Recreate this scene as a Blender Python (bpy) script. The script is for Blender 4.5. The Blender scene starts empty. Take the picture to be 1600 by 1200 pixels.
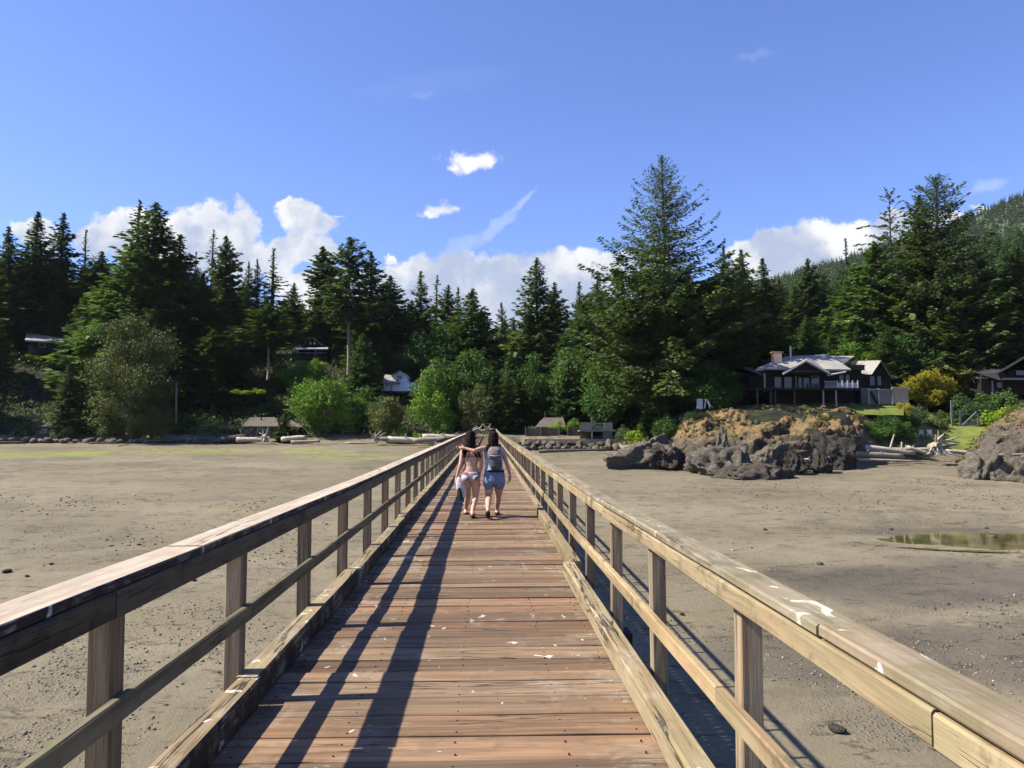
import bpy, math, random
import numpy as np
from mathutils import Vector, Matrix, noise as mnoise
S = bpy.context.scene
C = S.collection
R = math.radians
# ------------------------------------------------------------------ camera
FPX, VPX, VPY, EYE = 1200.0, 758.0, 678.0, 1.55
TH = math.atan((VPY - 600) / FPX)
PSI = math.atan((800 - VPX) / FPX * math.cos(TH))
cam = bpy.data.cameras.new('camera'); camo = bpy.data.objects.new('camera', cam); C.objects.link(camo)
camo.location = (0, 0, EYE); camo.rotation_euler = (math.pi / 2 + TH, 0, -PSI)
cam.sensor_width = 36; cam.lens = 36 * FPX / 1600; cam.clip_start = 0.05; cam.clip_end = 20000
S.camera = camo
CW = Vector((math.sin(PSI) * math.cos(TH), math.cos(PSI) * math.cos(TH), math.sin(TH)))
CR = Vector((math.cos(PSI), -math.sin(PSI), 0)); CU = CR.cross(CW)
def ray(px, py):
    return CW + CR * ((px - 800) / FPX) + CU * ((600 - py) / FPX)
def P(px, py, Y):                      # the point of the place at depth Y seen in that direction
    d = ray(px, py); return Vector((0, 0, EYE)) + d * (Y / d.y)
def PX(px, Y): return P(px, 678, Y).x
def PZ(py, Y): return P(758, py, Y).z
# ------------------------------------------------------------------ world + sun
SUN_EL = R(46.7)
S.view_settings.view_transform = 'Standard'; S.view_settings.look = 'None'
S.view_settings.exposure = EXPOSURE = 1.3; S.view_settings.gamma = 1
W = bpy.data.worlds.new('World'); S.world = W; W.use_nodes = True
wn = W.node_tree; wn.nodes.clear()
class G:                                # tiny node helper
    def __init__(s, nt): s.nt = nt
    def n(s, t, **k):
        nd = s.nt.nodes.new(t)
        for a, b in k.items():
            if a == 'i':
                for key, v in b.items():
                    if isinstance(v, bpy.types.NodeSocket): s.nt.links.new(v, nd.inputs[key])
                    else: nd.inputs[key].default_value = v
            else: setattr(nd, a, b)
        return nd
    def m(s, op, a, b=None, c=None, clamp=False):
        nd = s.nt.nodes.new('ShaderNodeMath'); nd.operation = op; nd.use_clamp = clamp
        for k, v in enumerate((a, b, c)):
            if v is None: continue
            if isinstance(v, bpy.types.NodeSocket): s.nt.links.new(v, nd.inputs[k])
            else: nd.inputs[k].default_value = v
        return nd.outputs[0]
    def v(s, op, a, b=None):
        nd = s.nt.nodes.new('ShaderNodeVectorMath'); nd.operation = op
        for k, v in enumerate((a, b)):
            if v is None: continue
            if isinstance(v, bpy.types.NodeSocket): s.nt.links.new(v, nd.inputs[k])
            else: nd.inputs[k].default_value = v
        return nd.outputs['Value'] if op in ('LENGTH', 'DOT_PRODUCT') else nd.outputs[0]
    def noise(s, vec, scale, detail=4, rough=0.55, dist=0, color=False):
        nd = s.n('ShaderNodeTexNoise', i={'Vector': vec, 'Scale': scale, 'Detail': detail, 'Roughness': rough, 'Distortion': dist})
        return nd.outputs['Color' if color else 'Fac']
    def mix(s, f, a, b, blend='MIX'):
        nd = s.nt.nodes.new('ShaderNodeMix'); nd.data_type = 'RGBA'; nd.blend_type = blend
        for k, v in ((0, f), (6, a), (7, b)):
            if isinstance(v, bpy.types.NodeSocket): s.nt.links.new(v, nd.inputs[k])
            elif k: nd.inputs[k].default_value = (*v, 1) if len(v) == 3 else v
            else: nd.inputs[0].default_value = v
        return nd.outputs[2]
    def step(s, x, a, b, lo=0.0, hi=1.0):
        nd = s.n('ShaderNodeMapRange', interpolation_type='SMOOTHSTEP', i={0: x, 1: a, 2: b, 3: lo, 4: hi}); return nd.outputs[0]
g = G(wn)
SKY_STR = 0.0515
sky = g.n('ShaderNodeTexSky', sky_type='NISHITA', sun_disc=False, sun_elevation=SUN_EL, sun_rotation=R(-94), altitude=0, air_density=1.0, dust_density=0.25, ozone_density=3.0)
tc = g.n('ShaderNodeTexCoord')
sep = g.n('ShaderNodeSeparateXYZ', i={0: tc.outputs['Generated']})
yy = g.m('MAXIMUM', sep.outputs[1], 0.02)
u = g.m('DIVIDE', sep.outputs[0], yy); v_ = g.m('DIVIDE', sep.outputs[2], yy)
uv = g.n('ShaderNodeCombineXYZ', i={0: u, 1: v_, 2: 0.0}).outputs[0]
nz1 = g.noise(uv, 9, 6, 0.6, color=True)
nz2 = g.noise(uv, 38, 5, 0.6, color=True)
w1 = g.v('SCALE', g.v('SUBTRACT', nz1, (0.5, 0.5, 0.5))); w1.node.inputs['Scale'].default_value = 0.055
w2 = g.v('SCALE', g.v('SUBTRACT', nz2, (0.5, 0.5, 0.5))); w2.node.inputs['Scale'].default_value = 0.030
uvw = g.v('MULTIPLY', g.v('ADD', g.v('ADD', uv, w1), w2), (1, 1, 0))
PUFFS = [(55,358,34,24),(25,352,18,14),(150,372,38,32),(190,352,42,34),(212,334,16,12),(240,385,62,48),(282,356,38,36),(330,358,50,42),(376,352,32,38),(350,395,64,48),(392,410,34,48),
 (468,330,34,24),(452,312,22,14),(492,350,38,22),(530,338,22,4),(470,385,40,24),(440,405,32,38),(500,400,30,14),
 (480,445,64,28),(560,448,92,34),(650,440,92,38),(740,440,112,42),(840,432,104,42),(920,415,84,32),(970,404,62,18),(900,460,150,55),(615,400,15,11),
 (735,250,42,11),(708,257,22,7),(765,253,16,7),(692,327,26,12),(672,334,18,9),(712,324,10,7),
 (610,495,190,55),(780,490,230,70),(900,500,160,60),(1260,440,150,50),(1172,404,44,24),(1222,390,48,30),(1278,368,46,35),(1330,372,58,32),(1300,405,95,38),(1385,372,44,24),(1425,352,44,20),(1470,340,46,14),(1530,322,20,6)]
SMALL = {(735,250),(708,257),(765,253),(692,327),(672,334),(712,324),(530,338),(1530,322)}
dens = None
for (a, b, rx, ry) in PUFFS:
    d = ray(a, b); cu, cv = d.x / d.y, d.z / d.y
    q = g.v('LENGTH', g.v('DIVIDE', g.v('SUBTRACT', uvw, (cu, cv, 0)), (rx / FPX * 1.08, ry / FPX * 1.08, 1)))
    dd = g.m('SUBTRACT', 1.0, q)
    if (a, b) in SMALL: dd = g.m('MULTIPLY', g.m('SUBTRACT', 1.15, q), .24)
    dens = dd if dens is None else g.m('SMOOTH_MAX', dens, dd, 0.12)
bn = g.noise(uv, 26, 6, 0.62)
dens2 = g.m('ADD', dens, g.m('MULTIPLY', g.m('SUBTRACT', bn, 0.5), 1.1))
alpha = g.step(dens2, -0.03, 0.27)
alpha = g.m('MULTIPLY', alpha, g.step(sep.outputs[1], 0.02, 0.1))
# thin streaks of high cloud
str_ = None
for (x0, y0, x1, y1, wd, st) in [(840,296,790,342,6,.34),(812,324,742,384,14,.30),(760,366,690,404,19,.24),(560,145,800,110,26,.035),(1150,92,1215,80,10,.10),(1515,300,1575,284,12,.30),(640,150,680,142,7,.10),(1520,290,1560,286,9,.2)]:
    a0, a1 = ray(x0, y0), ray(x1, y1)
    p0 = Vector((a0.x / a0.y, a0.z / a0.y, 0)); p1 = Vector((a1.x / a1.y, a1.z / a1.y, 0))
    c = (p0 + p1) / 2; L = (p1 - p0).length / 2; ax = (p1 - p0).normalized(); pe = Vector((-ax.y, ax.x, 0))
    rel = g.v('SUBTRACT', g.v('ADD', uv, w2), tuple(c))
    da = g.m('DIVIDE', g.v('DOT_PRODUCT', rel, tuple(ax)), L * 1.25); db = g.m('DIVIDE', g.v('DOT_PRODUCT', rel, tuple(pe)), wd / FPX)
    r2 = g.m('ADD', g.m('MULTIPLY', da, da), g.m('MULTIPLY', db, db))
    k = g.m('MULTIPLY', g.step(r2, 1.0, 0.0), st)
    str_ = k if str_ is None else g.m('MAXIMUM', str_, k)
str_ = g.m('MULTIPLY', str_, g.step(sep.outputs[1], 0.02, 0.1))
bl = g.noise(uvw, 10, 4, 0.55)
vv = g.m('MULTIPLY', g.m('SUBTRACT', v_, 0.185), 6.0)
cshade = g.step(g.m('ADD', vv, g.m('MULTIPLY', g.m('SUBTRACT', bl, 0.5), 4.6)), -0.25, 1.0)
CLOUD_B = 0.40
ccol = g.mix(cshade, (0.50 * CLOUD_B, 0.585 * CLOUD_B, 0.78 * CLOUD_B), (1.02 * CLOUD_B, 1.02 * CLOUD_B, 1.03 * CLOUD_B))
skyc = g.v('SCALE', sky.outputs[0]); skyc.node.inputs['Scale'].default_value = SKY_STR
skyc = g.v('MULTIPLY', skyc, (1.10, 1.20, 1.74)); SKYMUL = skyc.node
haze_l = g.step(v_, 0.55, 0.10)
tot = g.mix(alpha, g.mix(str_, skyc, (0.33, 0.37, 0.42)), ccol)
bgn = g.n('ShaderNodeBackground', i={0: tot, 1: 1.0})
g.n('ShaderNodeOutputWorld', i={0: bgn.outputs[0]})
W.cycles.sampling_method = 'MANUAL'; W.cycles.sample_map_resolution = 512
sl = bpy.data.lights.new('sun', 'SUN'); sl.energy = 5.0; sl.angle = R(0.53); sl.color = (1, 0.90, 0.76)
so = bpy.data.objects.new('sun', sl); C.objects.link(so)
so.rotation_euler = (0, -(math.pi / 2 - SUN_EL), R(4))     # light travels towards +X and down
so.location = (-50, 0, 60)
S.cycles.max_bounces = 5; S.cycles.diffuse_bounces = 2; S.cycles.glossy_bounces = 2; S.cycles.transmission_bounces = 3
S.cycles.use_adaptive_sampling = True
# ------------------------------------------------------------------ objects helpers
def tag(o, label=None, cat=None, group=None, kind=None):
    if label: o['label'] = label
    if cat: o['category'] = cat
    if group: o['group'] = group
    if kind: o['kind'] = kind
    return o
def empty(name, loc=(0, 0, 0), label=None, cat=None, group=None, rz=0):
    o = bpy.data.objects.new(name, None); C.objects.link(o); o.location = loc; o.rotation_euler.z = rz; o.empty_display_size = .3
    return tag(o, label, cat, group)
def link_mesh(name, me, parent=None, mat=None):
    o = bpy.data.objects.new(name, me); C.objects.link(o)
    if mat is not None and not me.materials: me.materials.append(mat)
    if parent is not None:
        o.parent = parent
        o.matrix_parent_inverse = Matrix.Translation(-Vector(parent.location)) if False else Matrix()
    return o
def npmesh(name, V, F, rnd=None, uv=None, smooth=False, F3=None):
    """V (n,3), F (m,4) quads and/or F3 (k,3) tris."""
    me = bpy.data.meshes.new(name)
    V = np.asarray(V, np.float32).reshape(-1, 3)
    parts = []; sizes = []
    if F is not None and len(F): F = np.asarray(F, np.int32).reshape(-1, 4); parts.append(F.ravel()); sizes.append(np.full(len(F), 4, np.int32))
    if F3 is not None and len(F3): F3 = np.asarray(F3, np.int32).reshape(-1, 3); parts.append(F3.ravel()); sizes.append(np.full(len(F3), 3, np.int32))
    L = np.concatenate(parts); s = np.concatenate(sizes)
    me.vertices.add(len(V)); me.vertices.foreach_set('co', V.ravel())
    me.loops.add(len(L)); me.loops.foreach_set('vertex_index', L)
    me.polygons.add(len(s)); me.polygons.foreach_set('loop_start', np.concatenate(([0], np.cumsum(s)[:-1])).astype(np.int32))
    try: me.polygons.foreach_set('loop_total', s)
    except Exception: pass
    if smooth: me.polygons.foreach_set('use_smooth', np.ones(len(s), bool))
    if rnd is not None:
        at = me.attributes.new('rnd', 'FLOAT', 'POINT'); at.data.foreach_set('value', np.asarray(rnd, np.float32))
    if uv is not None:
        ul = me.uv_layers.new(name='UVMap'); ul.data.foreach_set('uv', np.asarray(uv, np.float32).ravel())
    me.update(calc_edges=True); me.validate(verbose=False)
    return me
class MB:
    """collects beams, boxes, tubes, lathes into ONE mesh"""
    def __init__(s): s.v = []; s.f = []; s.uv = []; s.r = []
    def add(s, vs, fs, uvs, r):
        b = len(s.v); s.v += [tuple(x) for x in vs]; s.r += [r] * len(vs)
        for f, q in zip(fs, uvs): s.f.append([b + k for k in f]); s.uv += q
    def beam(s, p0, p1, w, h, up=(0, 0, 1), n=1, jit=0.0, ch=0.006, r=None, rng=random):
        """timber from p0 to p1; w across, h along up; chamfered section, n segments"""
        p0 = Vector(p0); p1 = Vector(p1); ax = (p1 - p0); L = ax.length; ax.normalize()
        up = Vector(up); sd = ax.cross(up).normalized(); up = sd.cross(ax).normalized()
        a, b = w / 2, h / 2; c = min(ch, a * .6, b * .6)
        if c > 0: sec = [(-a + c, -b), (a - c, -b), (a, -b + c), (a, b - c), (a - c, b), (-a + c, b), (-a, b - c), (-a, -b + c)]
        else: sec = [(-a, -b), (a, -b), (a, b), (-a, b)]
        k = len(sec); vs = []; r = rng.random() if r is None else r
        per = [0]
        for i in range(k): per.append(per[-1] + math.dist(sec[i], sec[(i + 1) % k]))
        offs = rng.uniform(0, 40)
        for j in range(n + 1):
            c0 = p0 + ax * (L * j / n); du = rng.uniform(-jit, jit); dv = rng.uniform(-jit, jit)
            for (x, y) in sec:
                vs.append(c0 + sd * (x + du + rng.uniform(-jit, jit) * .35) + up * (y + dv + rng.uniform(-jit, jit) * .35))
        fs = []; uvs = []
        for j in range(n):
            for i in range(k):
                i2 = (i + 1) % k
                fs.append([j * k + i, (j + 1) * k + i, (j + 1) * k + i2, j * k + i2])
                u0 = L * j / n + offs; u1 = L * (j + 1) / n + offs
                uvs.append([(u0, per[i]), (u1, per[i]), (u1, per[i + 1]), (u0, per[i + 1])])
        fs.append(list(range(k))); uvs.append([(x * .1, y + 3) for x, y in sec])
        fs.append([n * k + i for i in range(k)][::-1]); uvs.append([(x * .1, y + 5) for x, y in sec][::-1])
        s.add(vs, fs, uvs, r); return s
    def box(s, x0, x1, y0, y1, z0, z1, r=None, ch=0.0):
        ym, zm = (y0 + y1) / 2, (z0 + z1) / 2
        return s.beam((x0, ym, zm), (x1, ym, zm), abs(y1 - y0), abs(z1 - z0), ch=ch, r=r)
    def tube(s, pts, rad, k=8, r=None, caps=True):
        pts = [Vector(p) for p in pts]; n = len(pts); rad = rad if hasattr(rad, '__len__') else [rad] * n
        vs = []; fs = []; uvs = []; ref = Vector((0, 0, 1)); L = 0
        for j, p in enumerate(pts):
            t = (pts[min(j + 1, n - 1)] - pts[max(j - 1, 0)]).normalized()
            if abs(t.dot(ref)) > .95: ref = Vector((1, 0, 0))
            a = t.cross(ref).normalized(); b = t.cross(a)
            for i in range(k):
                an = 2 * math.pi * i / k; vs.append(p + (a * math.cos(an) + b * math.sin(an)) * rad[j])
        for j in range(n - 1):
            L1 = L + (pts[j + 1] - pts[j]).length
            for i in range(k):
                i2 = (i + 1) % k; fs.append([j * k + i, j * k + i2, (j + 1) * k + i2, (j + 1) * k + i])
                q = 2 * math.pi * rad[j]; uvs.append([(L, q * i / k), (L, q * (i + 1) / k), (L1, q * (i + 1) / k), (L1, q * i / k)])
            L = L1
        if caps:
            fs.append(list(range(k))[::-1]); uvs.append([(0, 0)] * k); fs.append([(n - 1) * k + i for i in range(k)]); uvs.append([(0, 0)] * k)
        s.add(vs, fs, uvs, random.random() if r is None else r); return s
    def poly(s, pts, r=None, scale=1.0):          # flat polygon
        pts = [Vector(p) for p in pts]; o = pts[0]; a = (pts[1] - o).normalized(); nrm = a.cross(pts[2] - o).normalized(); b = nrm.cross(a)
        s.add(pts, [list(range(len(pts)))], [[((p - o).dot(a) * scale, (p - o).dot(b) * scale) for p in pts]], random.random() if r is None else r); return s
    def slab(s, pts, t, r=None):                  # polygon with thickness t along its normal (downwards)
        pts = [Vector(p) for p in pts]; nrm = (pts[1] - pts[0]).cross(pts[2] - pts[0]).normalized()
        if nrm.z < -1e-6: nrm = -nrm
        lo = [p - nrm * t for p in pts]; k = len(pts); r = random.random() if r is None else r
        o = pts[0]; a = (pts[1] - o).normalized(); b = nrm.cross(a)
        fs = [list(range(k)), list(range(k, 2 * k))[::-1]] + [[i, i + k, (i + 1) % k + k, (i + 1) % k] for i in range(k)]
        al = pts + lo; uvs = [[((al[i] - o).dot(a), (al[i] - o).dot(b) + .5 * (al[i] - o).dot(nrm)) for i in f] for f in fs]
        s.add(al, fs, uvs, r); return s
    def build(s, name, mat, parent=None, smooth=False):
        me = bpy.data.meshes.new(name); me.from_pydata(s.v, [], s.f)
        at = me.attributes.new('rnd', 'FLOAT', 'POINT'); at.data.foreach_set('value', s.r)
        ul = me.uv_layers.new(name='UVMap'); ul.data.foreach_set('uv', [c for q in s.uv for c in q])
        if smooth: me.polygons.foreach_set('use_smooth', [True] * len(me.polygons))
        me.materials.append(mat); me.update()
        o = bpy.data.objects.new(name, me); C.objects.link(o)
        if parent is not None:
            o.parent = parent
            wp = Vector((0, 0, 0)); q = parent
            while q is not None: wp += Vector(q.location); q = q.parent
            me.transform(Matrix.Translation(-wp))     # builders work in world coordinates under unrotated parents
        return o
def recentre(o, at):
    """move a top-level mesh's origin to `at`"""
    o.data.transform(Matrix.Translation(-Vector(at))); o.location = at; return o
# ------------------------------------------------------------------ materials
def newmat(name):
    m = bpy.data.materials.new(name); m.use_nodes = True; nt = m.node_tree; nt.nodes.clear(); return m, G(nt)
def finish(g, col, rough=0.8, bump=None, bstr=0.3, bdist=0.01, spec=0.3, **kw):
    b = g.n('ShaderNodeBsdfPrincipled')
    ins = {'Base Color': col, 'Roughness': rough, 'Specular IOR Level': spec, **kw}
    for k, v in ins.items():
        if isinstance(v, bpy.types.NodeSocket): g.nt.links.new(v, b.inputs[k])
        elif k == 'Base Color' and len(v) == 3: b.inputs[k].default_value = (*v, 1)
        else: b.inputs[k].default_value = v
    if bump is not None:
        bn = g.n('ShaderNodeBump', i={'Height': bump, 'Strength': bstr, 'Distance': bdist}); g.nt.links.new(bn.outputs[0], b.inputs['Normal'])
    g.n('ShaderNodeOutputMaterial', i={0: b.outputs[0]}); return b
def plain(name, col, rough=0.7, var=0.15, scale=3.0, bump=0.1, metal=0.0, spec=0.3):
    m, g = newmat(name); pos = g.n('ShaderNodeNewGeometry').outputs['Position']
    n1 = g.noise(pos, scale, 5, .6)
    c = g.mix(g.step(n1, .3, .7), tuple(x * (1 - var) for x in col), tuple(min(1, x * (1 + var)) for x in col))
    finish(g, c, rough, n1, bump, .01, spec, Metallic=metal); return m
K_ = (.52, .515, .46)
def wood(name, dark, light, stain=(0.03, 0.028, 0.025), stain_amt=0.35, moss=None, moss_amt=0.0, drop=0.0, grain=1.0, warm=None, edge=0.0, crack=1.0, cw=1.0, hue=1.0, dk=1.0):
    m, g = newmat(name)
    uvn = g.n('ShaderNodeUVMap').outputs[0]; rnd = g.n('ShaderNodeAttribute', attribute_name='rnd').outputs['Fac']
    geo = g.n('ShaderNodeNewGeometry'); pos = geo.outputs['Position']
    sp = g.n('ShaderNodeSeparateXYZ', i={0: uvn})
    off = g.m('MULTIPLY', rnd, 37.0)
    def st(su, sv):
        return g.n('ShaderNodeCombineXYZ', i={0: g.m('MULTIPLY', sp.outputs[0], su), 1: g.m('MULTIPLY', sp.outputs[1], sv), 2: off}).outputs[0]
    g1 = g.noise(st(0.7, 15 * grain), 1.0, 4, .55, 0.9)
    g2 = g.noise(st(4, 95 * grain), 1.0, 3, .6, 0.2)
    g3 = g.noise(st(.38, 7), 1.0, 4, .55, .25)
    gr = g.m('ADD', g.m('MULTIPLY', g1, 0.75), g.m('MULTIPLY', g2, 0.25))
    c = g.mix(g.step(gr, .30, .70), dark, light)
    if warm is not None: c = g.mix(g.step(g.noise(st(.5, 3.5), 1, 3, .6, .8), .50, .72), c, g.mix(g.step(g1, .35, .65), tuple(x * .7 for x in warm), warm))
    r2 = g.m('FRACT', g.m('MULTIPLY', rnd, 17.3))
    c = g.mix(g.m('MULTIPLY', g.step(rnd, .15, .95), dk), c, g.mix(1.0, c, (0.56, 0.54, 0.53), 'MULTIPLY'))
    c = g.mix(g.m('MULTIPLY', r2, .5 * hue), c, g.mix(1.0, c, (0.98, 1.0, 1.08), 'MULTIPLY')); c = g.mix(g.m('MULTIPLY', g.step(r2, .6, .95), .6 * hue), c, g.mix(1.0, c, (1.22, .96, .76), 'MULTIPLY'))
    crk = g.m('MULTIPLY', g.step(g.m('ABSOLUTE', g.m('SUBTRACT', g3, 0.5)), 0.010 * cw, 0.002 * cw), g.step(g.noise(st(.8, 2.2), 1, 2, .5), .52 - .06 * (cw > 1), .60 - .06 * (cw > 1)))
    crk = g.m('MULTIPLY', crk, crack)
    sn = g.noise(pos, 2.3, 6, .65); sn2 = g.noise(pos, 11, 5, .65)
    sm = g.m('MULTIPLY', g.step(g.m('ADD', g.m('MULTIPLY', sn, .6), g.m('MULTIPLY', sn2, .4)), .50, .66), stain_amt)
    c = g.mix(sm, c, stain)
    if moss_amt: c = g.mix(g.m('MULTIPLY', g.step(g.noise(pos, 3.7, 5, .6), .46, .64), moss_amt), c, moss)
    fl = g.m('MULTIPLY', g.step(g.noise(st(2.2, 70), 1.0, 3, .6, .3), .57, .66), g.step(g.noise(st(.9, 5), 1.0, 2, .5), .42, .60))
    c = g.mix(g.m('MULTIPLY', fl, .75), c, g.mix(1.0, c, (.30, .27, .25), 'MULTIPLY'))
    c = g.mix(g.m('MULTIPLY', crk, .85), c, (0.015, 0.012, 0.01))
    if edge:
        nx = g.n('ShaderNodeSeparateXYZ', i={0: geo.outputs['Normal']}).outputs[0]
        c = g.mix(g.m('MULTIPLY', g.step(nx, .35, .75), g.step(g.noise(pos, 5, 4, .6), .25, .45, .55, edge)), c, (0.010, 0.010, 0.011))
    rough = 0.78
    if drop:
        d1 = g.noise(g.v('MULTIPLY', pos, (1.0, 0.8, 0.5)), 6.0, 3, .55, .9)
        ax_ = g.m('ABSOLUTE', g.m('ADD', g.n('ShaderNodeSeparateXYZ', i={0: pos}).outputs[0], .15))
        dm = g.step(g.m('ADD', d1, g.m('MULTIPLY', g.step(ax_, .35, 1.0), .018)), .723 - drop, .745 - drop)
        c = g.mix(g.m('MULTIPLY', dm, g.step(g.noise(pos, 45, 4, .6), .35, .62, .35, .88)), c, (0.95, 0.93, 0.89))
        d2 = g.m('MULTIPLY', g.step(g.m('ADD', g.noise(pos, 2.4, 5, .7, .8), g.m('MULTIPLY', g.step(ax_, .3, .9), .09)), .57, .70), .6)
        c = g.mix(g.m('MULTIPLY', d2, g.step(g2, .4, .6)), c, (0.50, 0.47, 0.43))
    c = g.mix(1.0, c, K_, 'MULTIPLY')
    bh = g.m('SUBTRACT', g.m('ADD', g.m('MULTIPLY', g1, .5), g.m('MULTIPLY', g2, .5)), g.m('MULTIPLY', crk, 1.5))
    finish(g, c, rough, bh, .55, .006, .25); return m
WOOD_DECK = wood('deck_wood', (0.21, 0.142, 0.094), (0.445, 0.318, 0.220), stain=(0.13, .10, .07), stain_amt=.5, drop=.036, warm=(0.47, 0.28, 0.165), hue=.85)
WOOD_CAP_R = wood('cap_wood', (0.26, 0.22, 0.165), (0.47, 0.405, 0.315), stain=(0.14, .13, .09), stain_amt=.5, moss=(0.20, .20, .09), moss_amt=.4, drop=.045, dk=.5, hue=.4)
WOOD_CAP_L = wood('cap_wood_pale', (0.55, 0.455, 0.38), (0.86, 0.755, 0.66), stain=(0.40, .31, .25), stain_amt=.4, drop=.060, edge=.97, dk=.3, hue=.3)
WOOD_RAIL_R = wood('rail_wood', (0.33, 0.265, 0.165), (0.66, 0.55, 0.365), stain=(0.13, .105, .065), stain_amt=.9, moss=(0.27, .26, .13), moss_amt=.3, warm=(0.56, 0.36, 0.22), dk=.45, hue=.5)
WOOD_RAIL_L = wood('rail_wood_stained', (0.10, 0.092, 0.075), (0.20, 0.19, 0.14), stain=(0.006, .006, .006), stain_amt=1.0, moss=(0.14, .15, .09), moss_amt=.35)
WOOD_POST = wood('post_wood', (0.14, 0.112, 0.082), (0.60, 0.485, 0.36), stain=(0.16, .145, .13), stain_amt=.35, warm=(0.55, 0.37, 0.24), grain=.9, dk=.7, hue=.5)
WOOD_CURB = wood('kerb_wood', (0.29, 0.225, 0.135), (0.55, 0.45, 0.295), stain=(0.18, .125, .08), stain_amt=.4, moss=(0.27, .26, .13), moss_amt=.3, drop=.040, crack=1.0, cw=2.2, dk=.6, hue=.25)
WOOD_CURB_L = wood('kerb_wood_shaded_stained', (0.29, 0.225, 0.135), (0.55, 0.45, 0.295), stain=(0.18, .125, .08), stain_amt=.4, moss=(0.27, .26, .13), moss_amt=.3, drop=.045, cw=2.2, dk=.6, hue=.25, edge=.93)  # inner faces blackened: deep shade painted into the colour together with stain
WOOD_DARK = wood('dark_wood', (0.03, 0.024, 0.02), (0.07, 0.055, 0.045), stain_amt=.3)
WOOD_DRIFT = wood('driftwood', (0.50, 0.46, 0.40), (0.85, 0.81, 0.74), stain=(0.20, .17, .14), stain_amt=.5)
WOOD_DRIFT_D = wood('driftwood_dark', (0.06, 0.05, 0.045), (0.20, 0.175, 0.15), stain=(0.03, .03, .03), stain_amt=.5)
# ------------------------------------------------------------------ terrain heights
D0, SL = 11.0, 0.0800
POOL = (34.9, 50.4, 8.9, 4.7)      # centre x, y and radii of the tide pool
def beach(Y): return EYE - (D0 - SL * np.clip(Y, -12, 140))
COLS = [ # pixel column, knots (Y, z) from shoreline
 (-900,[(121,None),(125,1.6),(160,16),(210,32),(300,52),(450,66)]),
 (0,   [(121,None),(125,1.6),(143,15.5),(210,32),(300,50),(450,62)]),
 (250, [(121,None),(125,1.3),(150,10),(200,28),(300,46),(450,58)]),
 (370, [(121,None),(124,1.0),(140,4),(165,16),(260,36),(450,50)]),
 (490, [(121,None),(124,1.0),(140,6.5),(165,17.2),(240,32),(450,48)]),
 (600, [(121,None),(124,1.0),(138,7.6),(165,12.5),(240,21),(450,42)]),
 (700, [(117,None),(121,1.0),(140,4),(170,7),(250,14),(450,36)]),
 (740, [(102,None),(104.5,1.15),(125,2.0),(170,4.5),(250,8),(450,34)]),
 (810, [(109.6,None),(112,1.15),(125,1.6),(170,4),(250,8),(450,34)]),
 (960, [(109.6,None),(112,1.3),(125,2.6),(170,5),(250,10),(450,38)]),
 (1040,[(97,None),(101,1.2),(110,3.4),(170,8),(250,14),(450,50)]),
 (1080,[(89,None),(96,2.4),(102,4.4),(170,10),(250,16),(450,60)]),
 (1200,[(86,None),(94,4.2),(100,5.2),(170,11),(250,22),(450,80)]),
 (1320,[(88,None),(95,4.2),(100,5.2),(170,11),(250,24),(450,90)]),
 (1370,[(93,None),(97,1.2),(101.5,4.7),(170,11),(250,26),(450,96)]),
 (1415,[(96,None),(99,.8),(103,4.8),(170,11),(250,26),(450,100)]),
 (1440,[(98,None),(101,.3),(115,4.6),(170,11),(250,27),(450,103)]),
 (1500,[(99,None),(102,.1),(122,4.4),(170,11),(250,28),(450,108)]),
 (1600,[(97,None),(100,.4),(120,4.8),(170,11),(250,30),(450,118)]),
 (2600,[(97,None),(100,.8),(120,6),(170,14),(250,36),(450,130)])]
CA = np.array([PX(c[0], 1.0) for c in COLS]); KY = np.array([[k[0] for k in c[1]] for c in COLS], float)
KZ = np.array([[beach(k[0]) if k[1] is None else k[1] for k in c[1]] for c in COLS], float)
def gz(X, Y):
    X = np.asarray(X, float); Y = np.asarray(Y, float)
    a = X / np.maximum(Y, 50.0)
    kys = [np.interp(a, CA, KY[:, i]) for i in range(6)]; kzs = [np.interp(a, CA, KZ[:, i]) for i in range(6)]
    z = beach(Y)
    for i in range(5):
        t = np.clip((Y - kys[i]) / (kys[i + 1] - kys[i]), 0, 1)
        seg = kzs[i] + (kzs[i + 1] - kzs[i]) * t
        z = np.where(Y > kys[i], seg, z)
    z = z + np.where(Y > kys[0] + 8, 0.5 * np.sin(X * .13 + 1.7) * np.sin(Y * .11), 0)
    q = np.sqrt(((X - POOL[0]) / POOL[2]) ** 2 + ((Y - POOL[1]) / POOL[3]) ** 2) + .06 * np.sin(X * .9 + 1) + .04 * np.sin(X * 2.3 + Y)
    z0 = beach(POOL[1])
    w = np.clip((1.9 - q) / .9, 0, 1); w = w * w * (3 - 2 * w)
    z = z * (1 - w) + z0 * w - 0.09 * np.clip((1.05 - q) / .25, 0, 1)
    return z
def G1(x, y): return float(gz(x, y))
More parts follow.
